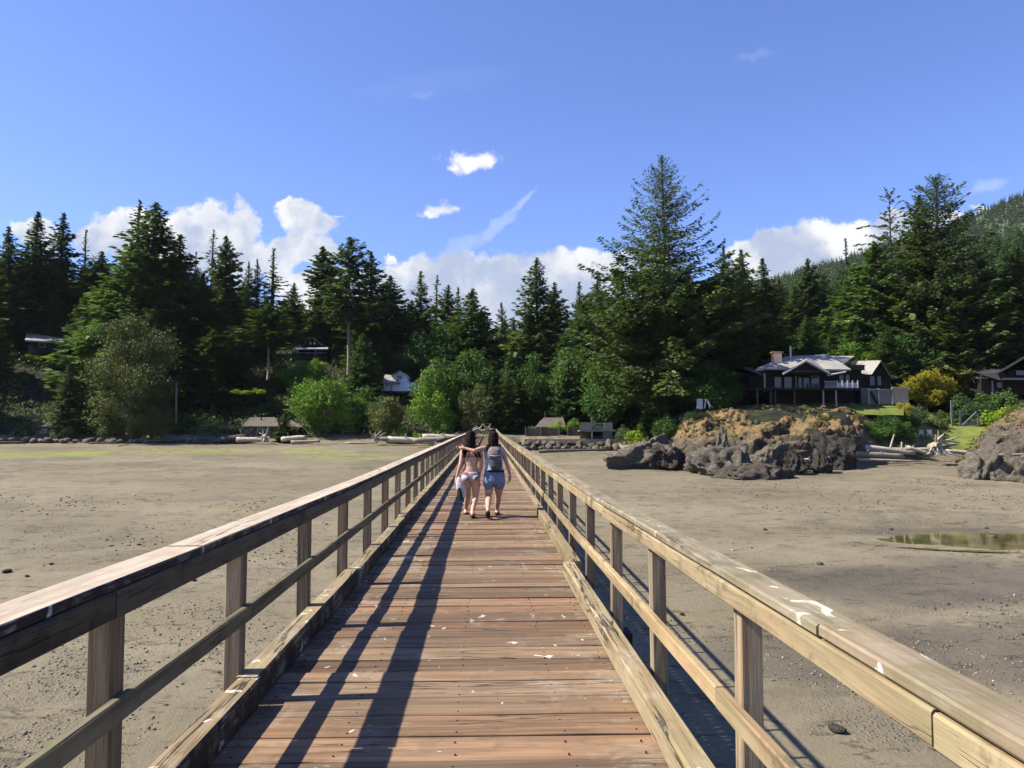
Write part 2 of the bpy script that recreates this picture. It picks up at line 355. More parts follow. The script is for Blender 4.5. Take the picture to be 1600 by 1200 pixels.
# ground sheet
xs = np.unique(np.concatenate([-np.geomspace(60, 900, 26)[::-1], np.arange(-60, 60.1, .8), np.geomspace(60, 900, 26), np.arange(-75, -60, 1.2), np.arange(60, 95, 1.2)]))
ys = np.unique(np.concatenate([-np.geomspace(5, 700, 18)[::-1], np.arange(-4, 60, .8), np.arange(60, 135, 1.0), np.arange(135, 300, 4), np.geomspace(300, 470, 12)]))
XX, YY = np.meshgrid(xs, ys); ZZ = gz(XX, YY)
rg = np.random.default_rng(5)
def fbm(X, Y, sc, seed, oc=4):
    r = np.random.default_rng(seed); out = 0; amp = 1.0; tot = 0
    for o in range(oc):
        for k in range(3):
            an = r.uniform(0, 6.28); ph = r.uniform(0, 6.28); f = sc * 2 ** o * r.uniform(.8, 1.25)
            ph2 = r.uniform(0, 6.28); out = out + amp * np.sin((X * np.cos(an) + Y * np.sin(an)) * f + ph + 1.3 * np.sin((X * np.sin(an) - Y * np.cos(an)) * f * .7 + ph2))
        tot += amp * 3; amp *= .5
    return out / tot
ZZ = ZZ + np.where(YY < 125, 0.10 * fbm(XX, YY * 1.6, .25, 1) + .03 * fbm(XX, YY, 1.6, 2, 2), 0.5 * fbm(XX, YY, .2, 3)) * np.where(np.hypot((XX - POOL[0]) / 11, (YY - POOL[1]) / 4.5) < 1, .12, 1)
ny, nx = XX.shape; idx = np.arange(ny * nx).reshape(ny, nx)
F = np.stack([idx[:-1, :-1], idx[:-1, 1:], idx[1:, 1:], idx[1:, :-1]], -1).reshape(-1, 4)
mG, g = newmat('beach_and_soil')
pos = g.n('ShaderNodeNewGeometry').outputs['Position']; sp = g.n('ShaderNodeSeparateXYZ', i={0: pos})
px_, py_, pz_ = sp.outputs
big = g.noise(g.v('MULTIPLY', pos, (.6, 1, 0)), .09, 5, .55); med = g.noise(pos, .7, 6, .65); fin = g.noise(pos, 9, 6, .7); peb = g.n('ShaderNodeTexVoronoi', i={'Vector': pos, 'Scale': 7.0, 'Randomness': 1.0})
sand = g.mix(g.step(big, .35, .65), (0.272, 0.243, 0.176), (0.362, 0.324, 0.245))
sand = g.mix(g.m('MULTIPLY', g.step(med, .42, .68), .45), sand, (0.235, 0.21, 0.165))
sand = g.mix(g.m('MULTIPLY', g.step(fin, .45, .75), .30), sand, (0.16, 0.14, 0.11))
# coarse gravel zones
gw = g.noise(g.v('MULTIPLY', pos, (.8, 1, 0)), .13, 4, .6)
gmask = g.step(gw, .50, .62); vd = g.step(peb.outputs['Distance'], .05, .45)
pebc = g.mix(g.n('ShaderNodeSeparateColor', i={0: peb.outputs['Color']}).outputs[0], (0.14, 0.125, 0.10), (0.40, 0.36, 0.30))
pebc = g.mix(vd, pebc, g.mix(.6, pebc, (0.10, .09, .07)))
sand = g.mix(g.m('MULTIPLY', gmask, .34), sand, pebc)
sand = g.mix(g.m('MULTIPLY', g.step(g.noise(pos, 22, 3, .6), .70, .74), .8), sand, (0.05, .045, .04))
sand = g.mix(g.m('MULTIPLY', g.step(g.noise(g.v('ADD', pos, (31, 7, 0)), 26, 2, .5), .775, .79), .6), sand, (0.66, .64, .6))
def ell(cx, cy, rx, ry, warp=.55, ns=.35):
    q = g.v('LENGTH', g.v('DIVIDE', g.v('SUBTRACT', g.v('MULTIPLY', pos, (1, 1, 0)), (cx, cy, 0)), (rx, ry, 1)))
    q = g.m('ADD', q, g.m('MULTIPLY', g.m('SUBTRACT', g.noise(pos, ns, 5, .6), .5), warp * 2)); return g.step(q, 1.1, .55)
alg = None
for (a, b, c, d, k) in [(0, 710, 190, 4.5, .55), (130, 708, 60, 3.2, .9), (300, 705, 150, 3.5, .45), (480, 704, 60, 3.4, .6), (560, 713, 110, 5, .35)]:
    dy = b - VPY; Yc = D0 / (dy / FPX + SL); mm = g.m('MULTIPLY', ell(PX(a, Yc), Yc, c * Yc / FPX, d * Yc * Yc / FPX / D0 + 1.2), k)
    alg = mm if alg is None else g.m('MAXIMUM', alg, mm)
sand = g.mix(alg, sand, (0.33, .40, .08))
oliv = g.m('MULTIPLY', g.step(g.noise(g.v('MULTIPLY', pos, (.5, 1, 0)), .16, 4, .6), .52, .66), .28)
sand = g.mix(oliv, sand, (0.27, .25, .13))
wet = g.m('MAXIMUM', ell(PX(1480, 40), 40, 12, 5.5), g.m('MULTIPLY', ell(15, 30, 9, 4.0), .9))
wet = g.m('MAXIMUM', wet, g.m('MULTIPLY', ell(POOL[0] + 1, POOL[1] + 3.8, 11, 2.6), .8))
wet = g.m('MAXIMUM', wet, g.m('MULTIPLY', ell(24, 30, 14, 5, .8, .5), .9))
wet = g.m('MAXIMUM', wet, g.m('MULTIPLY', g.step(g.noise(g.v('MULTIPLY', pos, (.45, 1, 0)), .21, 4, .6), .57, .66), .4))
sand = g.mix(g.m('MULTIPLY', wet, .72), sand, g.mix(1.0, sand, (0.50, .50, .52), 'MULTIPLY'))
# drying cracks and seaweed lines towards the shore
ln = g.m('ABSOLUTE', g.m('SUBTRACT', g.noise(g.v('MULTIPLY', pos, (.25, 1, 0)), .55, 5, .62), .5))
lines = g.m('MULTIPLY', g.step(ln, .022, .004), g.step(g.noise(pos, .8, 4, .6), .44, .56))
sand = g.mix(g.m('MULTIPLY', lines, .7), sand, (0.085, .07, .05))
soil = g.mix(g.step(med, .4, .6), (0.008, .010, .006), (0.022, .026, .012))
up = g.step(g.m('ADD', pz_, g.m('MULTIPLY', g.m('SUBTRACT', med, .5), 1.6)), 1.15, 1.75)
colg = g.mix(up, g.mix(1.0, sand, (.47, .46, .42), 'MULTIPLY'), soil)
rough = g.m('SUBTRACT', .95, g.m('MULTIPLY', wet, .45))
hgt = g.m('ADD', g.m('MULTIPLY', fin, .5), g.m('MULTIPLY', g.m('MULTIPLY', vd, gmask), -.8))
hgt = g.m('ADD', hgt, g.m('MULTIPLY', g.noise(pos, 2.6, 4, .6), .9))
finish(g, colg, rough, hgt, .8, .10, .25)
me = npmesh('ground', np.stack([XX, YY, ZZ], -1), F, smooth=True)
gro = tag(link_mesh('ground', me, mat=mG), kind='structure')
# tide pool water
mWt, g = newmat('pool_water'); pos = g.n('ShaderNodeNewGeometry').outputs['Position']
wc = g.mix(g.step(g.noise(pos, .5, 5, .6), .4, .65), (0.050, 0.050, 0.010), (0.105, 0.095, 0.032))
finish(g, wc, .06, g.noise(pos, 5, 3, .5), .04, .02, .5)
zt = beach(POOL[1]) - .045
nn = 64; V = [(POOL[0], POOL[1], zt)] + [(POOL[0] + math.cos(2 * math.pi * i / nn) * POOL[2] * 1.25, POOL[1] + math.sin(2 * math.pi * i / nn) * POOL[3] * 1.25, zt) for i in range(nn)]
me = npmesh('tide_pool', V, None, F3=[(0, 1 + i, 1 + (i + 1) % nn) for i in range(nn)])
tag(link_mesh('tide_pool_water', me, mat=mWt), kind='structure')
# ------------------------------------------------------------------ pier
def xo(Y): return float(np.interp(Y, [0, 40, 60, 80, 103], [0, 0, .06, .18, .36]))
def zr(Y): return float(np.interp(Y, [-5, 7, 14, 28, 41, 55, 75, 103], [0, 0, .075, .24, .40, .56, .84, 1.28]))
def PT(x, Y, z): return Vector((x + xo(Y), Y, z + zr(Y)))
PEND = 102.0
pier = empty('pier', (-.15, 0, 0), 'long weathered timber footbridge with board deck and post railings running over the mudflat', 'pier')
rp = random.Random(3)
mb = MB(); y = -4.0
while y < PEND:
    wdt = rp.choice((.285, .285, .30, .29, .19)) if y < 60 else .29
    xl, xr = -1.56 + rp.uniform(-.015, .015), (.985 if y < 8.4 else 1.075) + rp.uniform(-.012, .012)
    yc = y + wdt / 2; tl = rp.uniform(-.004, .004); dz = rp.uniform(-.005, .004)
    mb.beam(PT(xl, yc + rp.uniform(-.003, .003), -.022 + dz + tl), PT(xr, yc, -.022 + dz - tl), wdt - rp.uniform(.009, .018), .045, n=6 if y < 30 else 1, jit=.0015, ch=.004, rng=rp)
    y += wdt
mb.build('deck_boards', WOOD_DECK, pier)
mb = MB()
for k in range(44):
    yb = 2.6 + k * .29
    for x in (-1.22, -.72, -.15, .42, .80):
        for e in (-.07, .07):
            q = PT(x + rp.uniform(-.012, .012), yb + e + rp.uniform(-.01, .01), .0); mb.tube([q + Vector((0, 0, -.004)), q + Vector((0, 0, .0035))], [.0055, .005], 6)
mNl, g = newmat('rusty_nail'); finish(g, (.02, .013, .01), .7)
tag(mb.build('deck_nails', mNl, pier), kind='stuff')
# kerb timbers
def kerb(x0, x1, ya, yb, h=.147, lab=None):
    mb = MB(); n = max(1, int((yb - ya) / .8)); xm = (x0 + x1) / 2
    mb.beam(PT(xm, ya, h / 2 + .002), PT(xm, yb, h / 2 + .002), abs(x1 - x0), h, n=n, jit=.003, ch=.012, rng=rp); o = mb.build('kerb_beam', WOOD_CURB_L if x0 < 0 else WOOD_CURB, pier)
    if lab: o['label'] = lab
yk = [-3.2, 1.1, 4.55, 8.0, 12.6, 17.2]
while yk[-1] < PEND - 5: yk.append(yk[-1] + 5.4)
for i in range(len(yk) - 1):
    e = .012 * (i % 2)
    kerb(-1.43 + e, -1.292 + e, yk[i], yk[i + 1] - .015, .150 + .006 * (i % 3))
kerb(.850, .975, -2.4, 2.2, .152); kerb(.852, .978, 2.215, 8.45, .148)
kerb(.935, 1.06, 8.47, 14.2, .150); yk = [14.9]
while yk[-1] < PEND - 5: yk.append(yk[-1] + 5.4)
for i in range(len(yk) - 1): kerb(1.005, 1.10, yk[i], yk[i + 1] - .012, .10)
# posts
def posts(side, ys_):
    rest = MB()
    for i, Y in enumerate(ys_):
        mb = MB() if i < 50 else rest
        top = (.955 if side < 0 else .905); xa = -1.462 if side < 0 else 1.130
        lean = rp.uniform(-.008, .008); yj = rp.uniform(-.03, .03)
        mb.beam(PT(xa, Y + yj, -.32), PT(xa + lean, Y + yj + rp.uniform(-.01, .01), top), .090, .112 if side < 0 else .105, up=(0, 1, 0), n=2, jit=.001, ch=.004, rng=rp, r=rp.random())
        if i < 50: mb.build('railing_post', WOOD_POST, pier)
    if rest.v: tag(rest.build('railing_posts', WOOD_POST, pier), kind='stuff')
posts(-1, [1.3, 3.12] + [4.66 + 1.675 * i for i in range(0, 58)])
posts(1, [3.35 + 1.665 * i for i in range(-2, 60)])
def rail(name, x, z, w, h, mat, y0, step, rng_j=.005, ov=0.0, lab=None):
    ya = y0; i = 0
    while ya < PEND:
        yb = min(ya + step, PEND); mb = MB(); n = max(2, int(round((yb - ya) / 1.1)))
        if ya > 20: n = 2
        prev = PT(x, ya, z); segs = max(1, int((yb - ya) / 2.6))
        dj = rp.uniform(-rng_j, rng_j); r0 = rp.random()
        mb.beam(PT(x + dj, ya + .004, z + dj), PT(x - dj, yb - .004, z - dj * .5), w, h, n=n, jit=.0022, ch=.007, rng=rp, r=r0)
        o = mb.build(name, mat, pier)
        if lab: o['label'] = lab
        ya = yb; i += 1
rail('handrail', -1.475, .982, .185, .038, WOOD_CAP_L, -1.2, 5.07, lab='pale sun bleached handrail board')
rail('handrail', 1.112, .934, .145, .040, WOOD_CAP_R, -2.58, 4.995)
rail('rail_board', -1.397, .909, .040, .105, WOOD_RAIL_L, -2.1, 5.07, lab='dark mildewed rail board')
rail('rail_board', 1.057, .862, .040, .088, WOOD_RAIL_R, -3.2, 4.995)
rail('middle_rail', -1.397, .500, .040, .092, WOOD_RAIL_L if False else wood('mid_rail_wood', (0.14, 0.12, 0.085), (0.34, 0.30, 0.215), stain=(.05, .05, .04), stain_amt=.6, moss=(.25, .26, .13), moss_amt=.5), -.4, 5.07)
rail('middle_rail', 1.057, .372, .045, .092, WOOD_RAIL_R, -1.5, 4.995)
# substructure: stringers, cross beams, piles
mb = MB()
for x in (-1.3, -.75, -.15, .45, 1.0):
    for k in range(-1, 21):
        mb.beam(PT(x, k * 5.0, -.20), PT(x, min(k * 5.0 + 5, PEND), -.20), .14, .30, ch=.005, rng=rp)
mb.build('stringers', WOOD_DARK, pier)
for k in range(0, 18):
    Y = k * 5.9 + 1.6
    if Y > PEND: break
    mb = MB(); mb.beam(PT(-1.75, Y, -.50), PT(1.40, Y, -.50), .28, .30, ch=.01, rng=rp); mb.build('cross_beam', WOOD_DARK, pier)
    for x in (-1.35, -.15, 1.0):
        gzz = G1(x, Y) - .6; top = zr(Y) - .62
        if top - gzz < .8: continue
        mb = MB(); mb.tube([(x * 1.05, Y, gzz), (x, Y, top)], [.17, .15], 10); mb.build('pile', WOOD_DARK, pier)
# ------------------------------------------------------------------ foliage materials
def leafmat(name, dark, mid, light, var=.30, rough=.65, trans=.25):
    m, g = newmat(name)
    rnd = g.n('ShaderNodeAttribute', attribute_name='rnd').outputs['Fac']; oi = g.n('ShaderNodeObjectInfo').outputs['Random']
    tcx = g.n('ShaderNodeTexCoord').outputs['Object']; nz = g.noise(tcx, .35, 4, .6)
    k = g.m('ADD', g.m('MULTIPLY', rnd, .55), g.m('MULTIPLY', nz, .6))
    c = g.mix(g.step(k, .25, .55), dark, mid); c = g.mix(g.step(k, .60, .85), c, light)
    c = g.mix(oi, g.mix(1.0, c, (1 - var, 1 - var * .8, 1 - var * .6), 'MULTIPLY'), g.mix(1.0, c, (1.12, 1.06, .85), 'MULTIPLY'))
    b = g.n('ShaderNodeBsdfPrincipled', i={'Base Color': c, 'Roughness': rough, 'Specular IOR Level': .25})
    t = g.n('ShaderNodeBsdfTranslucent', i={'Color': g.mix(1.0, c, (1.1, 1.3, .5), 'MULTIPLY')})
    mx = g.n('ShaderNodeMixShader', i={0: trans, 1: b.outputs[0], 2: t.outputs[0]})
    g.n('ShaderNodeOutputMaterial', i={0: mx.outputs[0]}); return m
L_FIR = leafmat('fir_needles', (0.030, .048, .018), (0.064, .096, .032), (0.112, .146, .044), trans=.32)
L_FIRO = leafmat('old_fir_needles', (0.028, .046, .017), (0.058, .092, .030), (0.108, .142, .046), trans=.32)
L_CEDAR = leafmat('cedar_sprays', (0.030, .054, .020), (0.062, .110, .037), (0.105, .160, .050), trans=.35)
L_OLIVE = leafmat('olive_leaves', (0.048, .060, .018), (0.088, .104, .032), (0.135, .155, .048))
L_BRIGHT = leafmat('bright_leaves', (0.040, .085, .012), (0.085, .170, .022), (0.150, .250, .035), trans=.35)
L_MAPLE = leafmat('maple_leaves', (0.022, .056, .012), (0.048, .105, .020), (0.085, .160, .030), trans=.3)
L_YELLOW = leafmat('yellow_leaves', (0.12, .12, .015), (0.26, .23, .020), (0.42, .33, .025), trans=.35)
L_LIME = leafmat('lime_leaves', (0.08, .14, .010), (0.17, .27, .020), (0.27, .38, .03), trans=.35)
BARK = plain('bark', (0.075, .058, .045), .9, .4, 2.5, .5); BARK_P = plain('pale_bark', (0.22, .19, .16), .9, .35, 2.5, .4)
def quads_at(Cn, A, B, r):
    """elongated diamond-ish leaf quads: centre Cn, half axes A, B"""
    n = len(Cn); V = np.stack([Cn - A, Cn - A * .1 + B, Cn + A, Cn - A * .1 - B], 1).reshape(-1, 3)
    return V, np.arange(4 * n).reshape(-1, 4), np.repeat(r, 4)
def tubes_np(segs, k=4):
    """list of (pts (n,3), radii) -> verts, faces"""
    V = []; F = []; b = 0
    for pts, rad in segs:
        n = len(pts); t = np.gradient(pts, axis=0); t /= np.linalg.norm(t, axis=1, keepdims=True) + 1e-9
        ref = np.array([0, 0, 1.0]) if abs(t[0, 2]) < .8 else np.array([1.0, 0, 0])
        a = np.cross(t, ref); a /= np.linalg.norm(a, axis=1, keepdims=True) + 1e-9; c = np.cross(t, a)
        an = np.arange(k) * 2 * np.pi / k
        ring = pts[:, None] + (a[:, None] * np.cos(an)[None, :, None] + c[:, None] * np.sin(an)[None, :, None]) * np.asarray(rad)[:, None, None]
        V.append(ring.reshape(-1, 3)); i = np.arange(n - 1)[:, None] * k; j = np.arange(k)[None]; j2 = (j + 1) % k
        F.append((b + np.stack([i + j, i + j2, i + k + j2, i + k + j], -1)).reshape(-1, 4)); b += n * k
    return np.concatenate(V), np.concatenate(F)
PER, SPR, NBX = 1.5, 1.28, 2.0
def conifer(seed, H=30, Rm=5, z0=.12, nb=150, prof='cone', droop=.25, spray=.55, per=34, gap=0.0, top_sparse=0.0, wid=.38, flop=.45, bare_len=.15, lean=.0, irregular=.25, trk=1.0):
    r = np.random.default_rng(seed); tw = []; Cn = []; A = []; B = []; RR = []
    nz = 14; zz = np.linspace(0, H, nz); bend = np.cumsum(r.normal(0, .05, (nz, 2)), 0) * (H / 30); bend[:, 0] += lean * zz
    tr = .0125 * trk * H * (1 - zz / H) ** .8 + .025; tp = np.column_stack([bend, zz]); tw.append((tp, tr))
    n_done = 0; ga = r.uniform(0, 6.28)
    side = r.uniform(.7, 1.15, 8)
    nb = int(nb * NBX)
    for i in range(nb):
        t = (i + r.uniform(0, 1)) / nb; t = z0 + (1 - z0) * t ** .92
        if prof == 'cone': w = min(1, (1 - t) * 1.35) ** .82 * (1 - .35 * max(0, (z0 + .10 - t) / .10))
        elif prof == 'narrow': w = min(1, (1 - t) * 2.2) ** .8 * (.75 + .25 * np.cos(t * 7))
        elif prof == 'full': w = min(1, (1 - t) * 1.75) ** .75 * (1 - .3 * max(0, (z0 + .15 - t) / .15))
        else: w = float(np.interp(t, *prof))
        w = max(w, .05); L = Rm * w * r.uniform(1 - irregular * 1.6, 1 + irregular)
        ga += 2.399 + r.normal(0, .35); L *= np.interp((ga % 6.283) / 6.283 * 8, np.arange(9), np.append(side, side[0]))
        if gap and r.random() < gap: continue
        bz = t * H; bx = np.interp(bz, zz, bend[:, 0]); by = np.interp(bz, zz, bend[:, 1])
        dirh = np.array([np.cos(ga), np.sin(ga), 0]); n = 6; s = np.linspace(0, 1, n)
        asc = np.interp(t, [0, .6, 1], [-droop, -droop * .4, .55]) + r.normal(0, .09)
        zc = L * (asc * s + flop * .35 * (s ** 2.5)) - L * .10 * np.sin(s * np.pi) * (1 if droop > 0 else -1)
        pts = np.array([bx, by, bz]) + dirh * (L * s)[:, None] + np.array([0, 0, 1.0]) * zc[:, None]
        pts[1:, :2] += r.normal(0, .03 * L, (n - 1, 2)); br = (.010 * L + .012) * (1 - s * .85) + .006
        tw.append((pts, br))
        dens = 1.0 - top_sparse * np.clip((t - .55) / .2, 0, 1)
        m = max(4, int(per * PER * (L / Rm) ** .95 * dens * r.uniform(.75, 1.2)))
        sp = r.uniform(bare_len if L > 1.2 else 0, 1.03, m) ** .85; P0 = np.stack([np.interp(sp, s, pts[:, q]) for q in range(3)], 1)
        latw = wid * L * (1 - sp * .75) * r.uniform(-1, 1, m); sd = np.array([-dirh[1], dirh[0], 0])
        P0 = P0 + sd * latw[:, None]; P0[:, 2] -= np.abs(latw) * .22 + r.uniform(0, .75, m) ** 1.3 * flop * (1.25 if L > 2 else .5) - r.normal(0, .07, m)
        ang = np.sign(latw) * r.uniform(.2, 1.0, m); dd = dirh * np.cos(ang)[:, None] + sd * np.sin(ang)[:, None]
        dd[:, 2] = r.normal(-.22 * (1 if droop > -.1 else 0), .28, m); dd /= np.linalg.norm(dd, axis=1, keepdims=True)
        ln = spray * SPR * (1 - .25 * (top_sparse > 0) * float(t > .56)) * r.uniform(.55, 1.25, m) * np.clip(.5 + .6 * L / Rm, .5, 1.1)
        up = np.stack([r.normal(0, .45, m), r.normal(0, .45, m), np.ones(m)], 1); b_ = np.cross(dd, up); b_ /= np.linalg.norm(b_, axis=1, keepdims=True)
        Cn.append(P0); A.append(dd * (ln * .62)[:, None]); B.append(b_ * (ln * .33)[:, None])
        base = r.uniform(0, 1); RR.append(np.clip(.55 * base + .45 * r.uniform(0, 1, m) + .18 * (sp - .5), 0, 1))
    # leader tuft
    m = 14; Cn.append(np.array([bend[-1, 0], bend[-1, 1], H]) + np.column_stack([r.normal(0, .10, m), r.normal(0, .10, m), r.uniform(-1.3, .2, m)]))
    dd = np.column_stack([r.normal(0, .6, m), r.normal(0, .6, m), np.full(m, .9)]); dd /= np.linalg.norm(dd, axis=1, keepdims=True)
    A.append(dd * .28); b_ = np.cross(dd, r.normal(0, 1, (m, 3))); b_ /= np.linalg.norm(b_, axis=1, keepdims=True); B.append(b_ * .10); RR.append(r.uniform(0, 1, m))
    V, F, q = quads_at(np.concatenate(Cn), np.concatenate(A), np.concatenate(B), np.concatenate(RR))
    TV, TF = tubes_np([tw[0]], 7); BV, BF = tubes_np(tw[1:], 3)
    TV2 = np.concatenate([TV, BV]); TF2 = np.concatenate([TF, BF + len(TV)])
    return (npmesh('trunk', TV2, TF2, rnd=np.zeros(len(TV2)), smooth=True), npmesh('crown', V, F, rnd=q), H, Rm)
def broadleaf(seed, H=12, Rm=5, lobes=26, leaves=12000, leaf=.26, z0=.2, flat=1.0, trunk=True, shell=.55, lean=0.0, top=1.0, rag=.30):
    r = np.random.default_rng(seed); Cs = []; Rs = []
    for i in range(lobes):
        d = r.normal(0, 1, 3); d /= np.linalg.norm(d); q = r.uniform(.35, .92)
        cz = H * (z0 + (1 - z0) * (.5 + .5 * d[2] * q * .92)); w = np.sin(np.clip((cz / H - z0) / (1 - z0), .03, .97) ** top * np.pi) ** .5
        Cs.append([d[0] * Rm * q * w * .95, d[1] * Rm * q * w * .95, cz]); Rs.append(Rm * r.uniform(.20, .40) * (1 if H > 5 else .9))
    Cs = np.array(Cs); Rs = np.array(Rs); pick = r.choice(lobes, leaves, p=Rs ** 2 / np.sum(Rs ** 2))
    d = r.normal(0, 1, (leaves, 3)); d /= np.linalg.norm(d, axis=1, keepdims=True)
    ph = r.uniform(0, 6.28, (lobes, 3)); rag_ = 1 + rag * np.sin(d[:, 0] * 5 + ph[pick, 0]) * np.sin(d[:, 1] * 5 + ph[pick, 1]) + rag * .6 * np.sin(d[:, 2] * 9 + ph[pick, 2])
    rad = Rs[pick] * (1 - (1 - shell) * r.random(leaves) ** 1.5) * rag_
    Cn = Cs[pick] + d * rad[:, None] * np.array([1, 1, .8 * flat]); Cn[:, 2] = np.maximum(Cn[:, 2], .1)
    nrm = d * .6 + r.normal(0, .55, (leaves, 3)); nrm[:, 2] += .25; nrm /= np.linalg.norm(nrm, axis=1, keepdims=True)
    a = np.cross(nrm, r.normal(0, 1, (leaves, 3))); a /= np.linalg.norm(a, axis=1, keepdims=True); b = np.cross(nrm, a); s = leaf * r.uniform(.6, 1.3, leaves)
    lob = r.uniform(0, 1, lobes)
    V, F, q = quads_at(Cn, a * (s * .6)[:, None], b * (s * .42)[:, None], np.clip(.5 * lob[pick] + .5 * r.uniform(0, 1, leaves), 0, 1))
    cr = npmesh('crown', V, F, rnd=q); tk = None
    if trunk:
        sg = [(np.array([[0, 0, -.5], [0.05, .03, H * z0], [0, .1, H * .45], [.15, 0, H * .75]]), [.028 * H, .02 * H, .014 * H, .004 * H])]
        for c in Cs[: min(lobes, 16)]:
            z = min(c[2] * .6, H * .6); sg.append((np.array([[0, 0, z * .7], [c[0] * .4, c[1] * .4, z], [c[0] * .9, c[1] * .9, c[2]]]), [.010 * H, .007 * H, .002 * H]))
        TV, TF = tubes_np(sg, 6); tk = npmesh('trunk', TV, TF, rnd=np.zeros(len(TV)), smooth=True)
    return (tk, cr, H, Rm)
LIB = {}
def proto(key, fn, *a, leafm=L_FIR, bark=BARK, **k):
    tk, cr, H, Rm = fn(*a, **k)
    if tk: tk.materials.append(bark)
    cr.materials.append(leafm); LIB[key] = (tk, cr, H, Rm); return key
proto('fir1', conifer, 11, 30, 4.6, .10, 170, 'cone', .22)
proto('fir2', conifer, 12, 30, 4.2, .14, 160, 'cone', .30, irregular=.35)
proto('fir3', conifer, 13, 30, 4.8, .08, 180, 'full', .25, leafm=L_FIRO)
proto('fir4', conifer, 14, 30, 3.4, .18, 150, 'narrow', .28, irregular=.35)
proto('cedar1', conifer, 15, 28, 5.0, .04, 190, 'full', .35, .6, 40, flop=.7, leafm=L_CEDAR)
proto('cedar2', conifer, 16, 26, 5.4, .03, 190, 'cone', .40, .6, 40, flop=.8, leafm=L_CEDAR)
proto('fir5', conifer, 17, 30, 4.4, .30, 130, 'cone', .20, gap=.12, irregular=.45, leafm=L_FIR)
proto('snag1', conifer, 18, 30, 2.6, .25, 110, 'cone', .10, .42, 24, gap=.15, irregular=.6, wid=.2, flop=.15, leafm=L_FIRO)
proto('snag2', conifer, 19, 28, 3.0, .2, 100, 'cone', .0, .40, 20, gap=.25, irregular=.6, wid=.2, flop=.1, leafm=L_FIRO)
proto('dark1', conifer, 20, 32, 4.6, .42, 125, ([.42, .55, .75, .9, 1], [.65, 1, .72, .42, .05]), .12, .6, 30, gap=.10, irregular=.5, wid=.25, bark=BARK_P, trk=.55)
proto('spire1', conifer, 21, 28, 3.0, .05, 150, 'cone', .30, irregular=.35)
proto('maple1', broadleaf, 31, 15, 6.0, 30, 15000, .30, .12, leafm=L_MAPLE)
proto('maple2', broadleaf, 32, 13, 5.5, 26, 13000, .30, .10, leafm=L_MAPLE)
proto('bright1', broadleaf, 33, 10, 5.5, 26, 13000, .27, .06, leafm=L_BRIGHT)
proto('bright2', broadleaf, 34, 11, 5.0, 24, 12000, .27, .08, leafm=L_BRIGHT)
proto('olive1', broadleaf, 35, 20, 6.8, 60, 36000, .24, .0, leafm=L_OLIVE, shell=.35, top=.75, rag=.4)
proto('olive2', broadleaf, 36, 10, 5.2, 26, 12000, .25, .04, leafm=L_OLIVE)
proto('bush1', broadleaf, 41, 2.6, 2.2, 14, 3200, .16, .0, trunk=False, leafm=L_MAPLE)
proto('bush2', broadleaf, 42, 2.2, 2.4, 14, 3200, .15, .0, trunk=False, leafm=L_CEDAR)
proto('bush3', broadleaf, 43, 2.4, 2.2, 14, 3000, .15, .0, trunk=False, leafm=L_LIME)
proto('bush4', broadleaf, 44, 2.4, 2.2, 14, 3200, .15, .0, trunk=False, leafm=L_YELLOW)
proto('bush5', broadleaf, 45, 2.4, 2.4, 14, 3200, .16, .0, trunk=False, leafm=L_OLIVE)
proto('yellow1', broadleaf, 46, 6.5, 3.2, 22, 9000, .2, .10, leafm=leafmat('golden_leaves', (.10, .105, .012), (.22, .20, .020), (.36, .28, .025), trans=.35))
# the two heroes on the right
proto('hero', conifer, 51, 41, 10.5, .07, 380, ([.07, .14, .25, .42, .54, .60, .68, .76, .85, .93, 1], [.55, .90, 1.0, .98, .84, .66, .58, .48, .34, .17, .04]), .14, .50, 118, top_sparse=.50, gap=.10, irregular=.62, wid=.30, flop=.45, leafm=L_FIRO)
proto('hero2', conifer, 52, 36, 8.0, .05, 280, ([.0, .2, .5, .7, .8, .92, 1], [.8, 1.0, .95, .72, .58, .36, .10]), .18, .50, 74, top_sparse=.15, irregular=.40, wid=.32, flop=.4, leafm=L_FIRO)
proto('ragged', conifer, 53, 30, 4.4, .40, 75, ([.4, .6, .8, 1], [.9, 1, .7, .25]), -.15, .5, 12, gap=.25, irregular=.6, wid=.15, flop=0, leafm=L_FIRO)
rt = random.Random(77)
NAMES = {'fir': ('fir_tree', 'fir'), 'ced': ('cedar_tree', 'cedar'), 'sna': ('fir_tree', 'fir'), 'dar': ('fir_tree', 'fir'), 'spi': ('fir_tree', 'fir'), 'map': ('maple_tree', 'maple'), 'bri': ('leafy_tree', 'tree'), 'oli': ('leafy_tree', 'tree'), 'bus': ('bush', 'bush'), 'yel': ('shrub', 'shrub'), 'her': ('spruce_tree', 'spruce'), 'rag': ('spruce_tree', 'spruce')}
def put(key, x, y, H=None, z=None, label=None, group=None, Wd=None, rz=None, name=None, cat=None):
    tk, cr, H0, R0 = LIB[key]; s = (H / H0) if H else 1.0; w = (Wd / R0) if Wd else s
    nm, ct = NAMES[key[:3]]; z = G1(x, y) - .25 if z is None else z
    rz = rt.uniform(0, 6.28) if rz is None else rz
    if tk is None:
        o = bpy.data.objects.new(name or nm, cr); C.objects.link(o); o.location = (x, y, z); o.rotation_euler.z = rz; o.scale = (w, w, s)
        return tag(o, label, cat or ct, group)
    e = empty(name or nm, (x, y, z), label, cat or ct, group, rz); e.scale = (w, w, s)
    for k, me in (('trunk', tk), ('crown', cr)):
        o = bpy.data.objects.new(k, me); C.objects.link(o); o.parent = e
    return e
